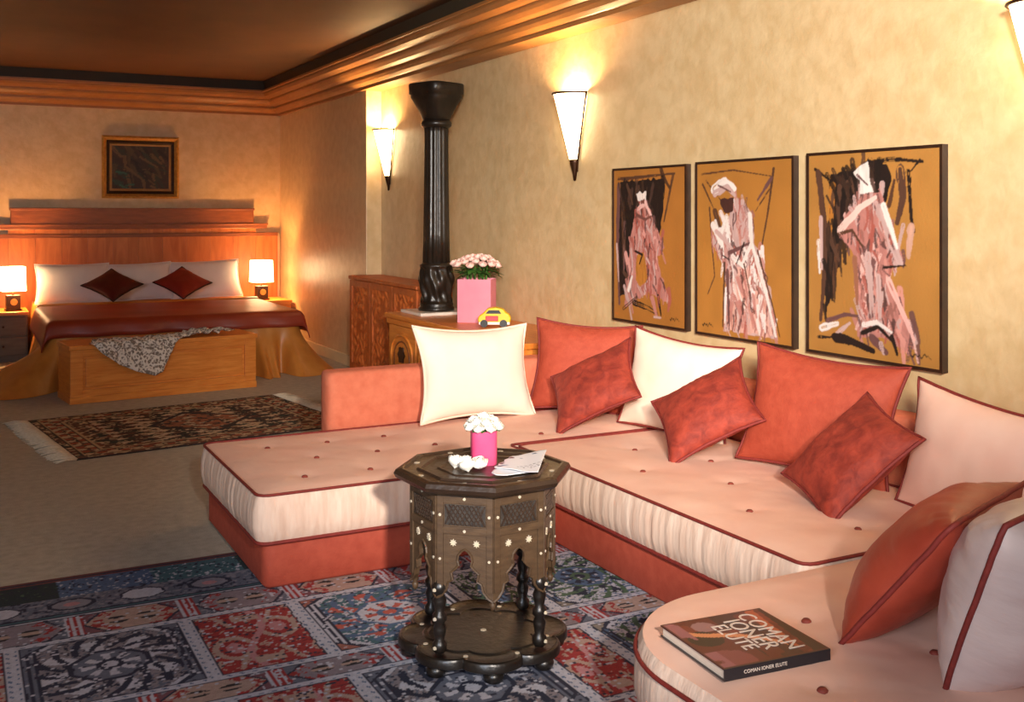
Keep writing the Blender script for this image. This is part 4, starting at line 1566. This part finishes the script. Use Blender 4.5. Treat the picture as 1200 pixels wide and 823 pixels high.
# yellow toy car
ty_ = thing('toy_car', 'small rounded yellow toy car with red door beside the pink vase', 'toy', (3.02, 5.98, CZ), R(-30))
bodyp = [(-.10, .028), (.10, .028), (.105, .06), (.09, .085), (.075, .09), (.055, .115), (.01, .125), (-.04, .12), (-.075, .085), (-.098, .07), (-.105, .05)]
o = MB().prism(bodyp, 'y', -.045, .045).build('body', 'yellow', ty_)
bv = o.modifiers.new('bevel', 'BEVEL')
bv.width = .012
bv.segments = 3
MB().box(-.098, .098, -.047, .047, .016, .034, .004).build('sill', 'whitepaint', ty_)
MB().box(-.055, .025, -.050, -.044, .038, .072, .003).build('door', 'redpaint', ty_)
MB().prism([(-.055, .086), (.045, .086), (.03, .108), (-.035, .108)], 'y', -.0475, -.044).build('window', 'blackpaint', ty_)
for x in (-.064, .058):
    for s in (-1, 1):
        mb = MB()
        pt = [(x + .024 * math.cos(2 * PI * j / 18), .024 + .024 * math.sin(2 * PI * j / 18)) for j in range(18)]
        mb.prism(pt, 'y', s * .040 - .012, s * .040 + .012)
        mb.build('wheel', 'blackpaint', ty_)

# ------------------------------------------------------------------ bedroom end
BX0, BX1, BY0, BY1, BT = .66, 2.68, 9.15, 11.48, .52
hb = thing('headboard', 'wide stepped wooden headboard panel on the bedroom wall', 'headboard', (1.67, YB - .001, 0))
for i in range(12):
    x0 = -1.472 + i * 2.944 / 12
    MB().box(x0 + .0008, x0 + 2.944 / 12 - .0008, -.05, 0, 0, 1.15 if i in (0, 11) else 1.24, .0015).build('plank', 'panelwood', hb)
MB().box(-1.205, 1.205, -.056, 0, 1.285, 1.45, .006).build('cap_rail', 'capwood', hb)
MB().box(-1.215, 1.215, -.058, 0, 1.43, 1.455, .004).build('cap_moulding', 'capwood', hb)
MB().box(-1.35, 1.35, -.060, 0, 1.235, 1.285, .006).build('cap_rail', 'capwood', hb)
MB().box(-1.36, 1.36, -.066, 0, 1.272, 1.29, .003).build('cap_moulding', 'capwood', hb)
MB().box(-1.472, 1.472, -.062, 0, 1.15, 1.19, .004).build('cap_rail', 'capwood', hb)

bed = thing('bed', 'wide double bed under a copper satin spread against the headboard', 'bed')
MB().box(BX0 + .05, BX1 - .05, BY0 + .05, BY1, .04, .26).build('base', 'greywood', bed)
MB().box(BX0 + .015, BX1 - .015, BY0 + .015, BY1, .26, BT - .012, .03).build('mattress', 'linen', bed)
# bedspread: top plus draped sides and foot
pa = []
rc = .10
ys = np.arange(BY1 - .02, BY0 + rc, -.02)
pa += [(BX0, y) for y in ys]
pa += [(BX0 + rc - rc * math.cos(a), BY0 + rc - rc * math.sin(a)) for a in np.linspace(0, PI / 2, 14)]
pa += [(x, BY0) for x in np.arange(BX0 + rc + .02, BX1 - rc, .02)]
pa += [(BX1 - rc + rc * math.sin(a), BY0 + rc - rc * math.cos(a)) for a in np.linspace(0, PI / 2, 14)]
pa += [(BX1, y) for y in ys[::-1]]
PA = np.array(pa)
tg = np.gradient(PA, axis=0)
tg /= np.linalg.norm(tg, axis=1, keepdims=True)
NA = np.stack([tg[:, 1], -tg[:, 0]], 1)   # outward for this direction
if (NA[0, 0] > 0):
    NA = -NA
n = len(PA)
sarc = np.concatenate([[0], np.cumsum(np.linalg.norm(np.diff(PA, axis=0), axis=1))])
rings = []
KN = 16
for i in range(KN + 1):
    t = i / KN
    fl = np.zeros(n)
    for j, (x, y) in enumerate(PA):
        near = min(1, max(0, (11.0 - y) / 1.7))
        dl = math.hypot(x - BX0, (y - BY0))
        dr_ = math.hypot(x - BX1, (y - BY0))
        fl[j] = .03 + .10 * near + .34 * math.exp(-(dl / .33) ** 2) + .12 * math.exp(-(dr_ / .45) ** 2)
        if y < BY0 + .05 and .95 < x < 2.3:
            fl[j] = min(fl[j], .14)
        fl[j] *= 1 + (.62 * math.sin(sarc[j] * 21 + 2.6 * nz(sarc[j] * 2, 4)) + .25 * math.sin(sarc[j] * 47 + 3 * nz(sarc[j] * 3, 9))) * min(1, t * 1.6)
    out = .004 + .014 * min(1, t * 4) + fl * max(0, (t - .15) / .85) ** 1.7
    z = BT - .004 * (i > 0) - (BT - .008) * t
    q = PA + NA * out[:, None]
    # the cloth stops at the back of the bench chest
    lim = 8.755 + (q[:, 0] - .68) * .1228 - 1.5 * np.clip(.58 - q[:, 0], 0, 1)
    q[:, 1] = np.where(q[:, 0] < 2.25, np.maximum(q[:, 1], np.minimum(lim, BY0 - .03)), q[:, 1])
    rings.append(np.column_stack([q, np.full(n, z)]))
V = np.vstack(rings)
Fc = [(i * n + k, (i + 1) * n + k, (i + 1) * n + k + 1, i * n + k + 1) for i in range(KN) for k in range(n - 1)]
P0 = rings[0][:, :2][::3]
T, tris = fill_poly(P0, .06)
base = len(V)
Tz = np.array([BT + .008 * nz(a * 3, b * 3, 2) for a, b in T])
V2 = np.vstack([V, np.column_stack([T, np.maximum(Tz, BT - .002)])])
Fc += [tuple(i + base for i in t) for t in tris]
mesh_obj('bedspread', V2.tolist(), Fc, 'copper', bed, True)

# red throw over the bed, hanging a little over both sides and the foot
nx_, ny_ = 90, 40
V = []
half = (BX1 - BX0) / 2 + .02
for j in range(ny_ + 1):
    for i in range(nx_ + 1):
        sx = -1.22 + 2.44 * i / nx_
        sy = -.15 + 1.61 * j / ny_ + .03 * nz(sx * 2, 3, 0) * (j > ny_ - 6)
        zt = BT + .022 + .004 * nz(sx * 3, sy * 3, 2)
        d1 = max(0, abs(sx) - (half - .03))
        d2 = max(0, .03 - sy)
        x = sx if d1 == 0 else math.copysign(half - .03 + min(.045, d1 * .9) + max(0, d1 - .05) * .25, sx)
        y = BY0 + sy if d2 == 0 else BY0 + .03 - min(.076, d2 * 1.2) - max(0, d2 - .06) * .22 - .012 * math.sin(sx * 16) * min(1, d2 * 5)
        z = zt - max(0, max(d1 - .02, d2 - .04)) * .96 - .3 * min(max(0, d1 - .02), max(0, d2 - .02))
        V.append((1.67 + x, y, z))
Fc = [(j * (nx_ + 1) + i, j * (nx_ + 1) + i + 1, (j + 1) * (nx_ + 1) + i + 1, (j + 1) * (nx_ + 1) + i) for j in range(ny_) for i in range(nx_)]
o = mesh_obj('bed_throw', V, Fc, 'throw', None, True)
o.modifiers.new('solid', 'SOLIDIFY').thickness = .008
tag(o, 'dark red satin throw spread across the bed', 'throw')
# turned-down sheet edge
V = []
for j in range(9):
    for i in range(61):
        x = BX0 - .01 + (BX1 - BX0 + .02) * i / 60
        a = j / 8
        y = 10.60 + .26 * a + .02 * nz(x * 3, 1)
        z = BT + .022 + .016 * math.sin(PI * min(1, a * 1.4)) * (1 - .3 * a)
        V.append((x, y, z))
Fc = [(j * 61 + i, j * 61 + i + 1, (j + 1) * 61 + i + 1, (j + 1) * 61 + i) for j in range(8) for i in range(60)]
o = mesh_obj('folded_sheet', V, Fc, 'copper', bed, True)
o.modifiers.new('solid', 'SOLIDIFY').thickness = .008

G = 'white pillows along the headboard'
cushion('pillow', 'white linen pillow on the bed by the dark maroon cushion', 'linen', (1.005, 11.20, .708), -92, 26, 0, .68, .42, .17, G, pip='linen', ear=.07, cat='pillow', seed=21, N=24)
cushion('pillow', 'white linen pillow in the middle of the bed between both dark cushions', 'linen', (1.635, 11.22, .706), -92, 24, 2, .64, .40, .16, G, pip='linen', ear=.07, cat='pillow', seed=22, N=24)
cushion('pillow', 'white linen pillow on the bed by the wine red cushion', 'linen', (2.285, 11.20, .712), -92, 26, 2, .72, .42, .17, G, pip='linen', ear=.07, cat='pillow', seed=23, N=24)
cushion('cushion', 'dark maroon diamond-set cushion on the bed pillows', 'maroon', (1.33, 10.86, .705), -95, 60, 45, .40, .40, .12, pip='trimdark', seed=24, N=24)
cushion('cushion', 'wine red diamond-set cushion on the bed pillows', 'wine', (2.00, 10.90, .705), -95, 59, 42, .40, .40, .12, pip='trimdark', seed=25, N=24)


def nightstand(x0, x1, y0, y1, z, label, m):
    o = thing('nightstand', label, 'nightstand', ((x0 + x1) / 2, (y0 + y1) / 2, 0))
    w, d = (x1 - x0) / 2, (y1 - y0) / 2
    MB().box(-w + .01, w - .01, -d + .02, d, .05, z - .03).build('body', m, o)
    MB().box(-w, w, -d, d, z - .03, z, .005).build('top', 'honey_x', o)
    MB().box(-w + .02, w - .02, -d + .03, d - .01, 0, .05).build('plinth', m, o)
    for k in range(2):
        z0 = .065 + k * (z - .10) / 2
        z1 = z0 + (z - .10) / 2 - .018
        dr = MB().box(-w + .02, w - .02, -d + .004, -d + .02, z0, z1, .004).build('drawer', m, o)
        MB().lathe([(.004, -.012), (.010, -.008), (.012, 0), (.008, .006), (.003, .006)], 10).build('knob', 'bronze', dr, True).matrix_local = Matrix.Translation((0, -d - .006, (z0 + z1) / 2)) @ Matrix.Rotation(R(90), 4, 'X')
    return o


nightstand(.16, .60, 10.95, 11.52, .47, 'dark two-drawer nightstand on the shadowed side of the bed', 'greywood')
nightstand(2.75, 3.15, 11.00, 11.52, .48, 'honey wood nightstand in the corner beside the bed', 'honey')


def table_lamp(x, y, z, label, energy):
    o = thing('table_lamp', label, 'lamp', (x, y, z), R(8), 'bedside table lamps')
    MB().box(-.07, .07, -.055, .055, 0, .018, .003).build('foot', 'bronze', o)
    MB().box(-.06, .06, -.045, .045, .018, .150, .006).build('base', 'framedark', o)
    mb = MB()
    pt = [(.032 * math.cos(2 * PI * j / 20), .085 + .032 * math.sin(2 * PI * j / 20)) for j in range(20)]
    mb.prism(pt, 'y', -.049, -.044)
    mb.build('medallion', 'gilt', o)
    MB().lathe([(.010, .15), (.007, .16), (.007, .26)], 10).build('stem', 'bronze', o, True)
    mb = MB()
    v = []
    for zz, s_ in [(.19, .107), (.42, .100)]:
        v += [(a * s_, b * s_, zz) for a, b in sq(1.0, 32, 6)]
    mb.add(v, [(k, (k + 1) % 32, 32 + (k + 1) % 32, 32 + k) for k in range(32)])
    sh = mb.build('shade', 'lampglow', o, True)
    sh.modifiers.new('solid', 'SOLIDIFY').thickness = .002
    l = bpy.data.lights.new('bulb', 'POINT')
    l.energy = energy
    l.color = (1.0, .50, .18)
    l.shadow_soft_size = .03
    lo = bpy.data.objects.new('bulb', l)
    link(lo, o)
    lo.location = (0, 0, .30)
    return o


table_lamp(.47, 11.12, .47, 'glowing bedside lamp on the dark two-drawer nightstand', 25)
table_lamp(2.86, 11.16, .48, 'glowing bedside lamp on the honey wood corner nightstand', 25)

# framed picture above the headboard
fp = thing('framed_picture', 'dark picture in a gilt frame above the headboard', 'picture', (1.70, YB - .001, 1.88))
w, h = .385, .325


def frame_mb(w, h, t, y0, y1):
    mb = MB()
    for a, b in [((-w, -h), (w, -h)), ((w, -h), (w, h)), ((w, h), (-w, h)), ((-w, h), (-w, -h))]:
        ia = (math.copysign(w - t, a[0]), math.copysign(h - t, a[1]))
        ib = (math.copysign(w - t, b[0]), math.copysign(h - t, b[1]))
        mid = lambda p, q, s: (p[0] + (q[0] - p[0]) * s, p[1] + (q[1] - p[1]) * s)
        am, bm_ = mid(a, ia, .4), mid(b, ib, .4)
        v = [(a[0], 0, a[1]), (b[0], 0, b[1]), (b[0], y1 * .7, b[1]), (a[0], y1 * .7, a[1]), (bm_[0], y1, bm_[1]), (am[0], y1, am[1]), (ib[0], y0, ib[1]), (ia[0], y0, ia[1])]
        mb.add(v, [(0, 1, 2, 3), (3, 2, 4, 5), (5, 4, 6, 7)])
    return mb


frame_mb(w, h, .048, -.018, -.045).build('frame', 'gilt', fp)
frame_mb(w - .047, h - .047, .03, -.014, -.024).build('inner_frame', 'framedark', fp)
frame_mb(w - .076, h - .076, .026, -.010, -.016).build('mount', 'mount', fp)
cv = Canvas(70, 56, (50, 36, 26), 500)
r = random.Random(8)
sqp = [(0.02, .02), (.98, .02), (.98, .98), (.02, .98)]
cv.rand_strokes(sqp, [(74, 58, 36), (28, 24, 18), (96, 72, 44), (60, 40, 28), (40, 48, 36)], 60, .3, .06, .6, r)
cv.rand_strokes([(.1, .6), (.35, .6), (.35, .95), (.1, .95)], [(40, 92, 72), (28, 60, 50)], 8, .12, .05, 1.2, r)
H_, W_ = cv.col.shape[:2]
X, Z = np.meshgrid(np.linspace(-(w - .098), w - .098, W_), np.linspace(h - .098, -(h - .098), H_))
idx = np.arange(W_ * H_).reshape(H_, W_)
q = np.stack([idx[1:, :-1], idx[1:, 1:], idx[:-1, 1:], idx[:-1, :-1]], -1).reshape(-1, 4)
mesh_obj('canvas', np.stack([X, np.full_like(X, -.009), Z], -1).reshape(-1, 3).tolist(), q.tolist(), 'paint', fp, False, cv.col.reshape(-1, 3))

# bench chest at the foot of the bed
bn = thing('bench_chest', 'honey wood panelled bench chest at the foot of the bed', 'bench', (1.43, 8.40, 0), R(7))
bw, bd, bh = .705, .40, .43
MB().box(-bw + .02, bw - .02, .02, bd - .02, .03, bh - .035).build('body', 'honey_x', bn)
MB().box(-bw - .012, bw + .012, -.012, bd + .012, bh - .035, bh, .006).build('lid', 'honey_x', bn)
MB().box(-bw - .006, bw + .006, -.006, bd + .006, 0, .05, .004).build('plinth', 'honey_x', bn)
for x0, x1, z0, z1, nm in [(-bw, -bw + .09, .05, bh - .035, 'stile'), (bw - .09, bw, .05, bh - .035, 'stile'), (-bw + .09, bw - .09, .05, .10, 'rail'), (-bw + .09, bw - .09, bh - .085, bh - .035, 'rail')]:
    MB().box(x0, x1, 0, .02, z0, z1, .002).build(nm, 'honey' if nm == 'stile' else 'honey_x', bn)
MB().box(-bw + .11, bw - .11, .008, .02, .12, bh - .105, .004).build('front_panel', 'honey_x', bn)
for x0, x1 in [(-bw, -bw + .02), (bw - .02, bw)]:
    MB().box(x0, x1, .02, bd, .05, bh - .035, .002).build('end_panel', 'honey', bn)

# lace shawl over the bench
lo_ = resample([(.15, .0), (.24, -.10), (.36, -.19), (.48, -.25), (.62, -.295), (.68, -.27), (.72, -.18), (.78, -.06), (.84, .01), (1.0, .05), (1.30, .13), (1.27, .24), (1.16, .36), (1.0, .28), (.80, .17), (.55, .13), (.22, .12)], .012)
T, tris = fill_poly(np.array(lo_), .014)
V = []
for a, b in T:
    x = a - .73
    fold = .010 * math.sin(a * 34 + b * 22) + .006 * nz(a * 12, b * 12, 3)
    e0 = .022
    if b < -e0:
        p = (x, -.030 - abs(fold) * 1.0 - .02 * min(1, -b / .3), bh + .012 - (-b - e0) - .0)
    elif b < e0:
        th_ = (b + e0) / (2 * e0) * PI / 2
        p = (x, -.012 - .018 * math.cos(th_) - abs(fold) * .5, bh + .004 + .010 * math.sin(th_) + abs(fold) * .4)
    else:
        p = (x, -.012 + (b - e0), bh + .012 + abs(fold) * 2.2 + (.018 if a > .9 else .0) * abs(math.sin(a * 30)))
    V.append(p)
sh = mesh_obj('lace_shawl', V, tris, 'lace', None, True)
sh.location = bn.location
sh.rotation_euler = bn.rotation_euler
sh.modifiers.new('solid', 'SOLIDIFY').thickness = .003
tag(sh, 'white and grey lace shawl draped over the bench chest', 'shawl')
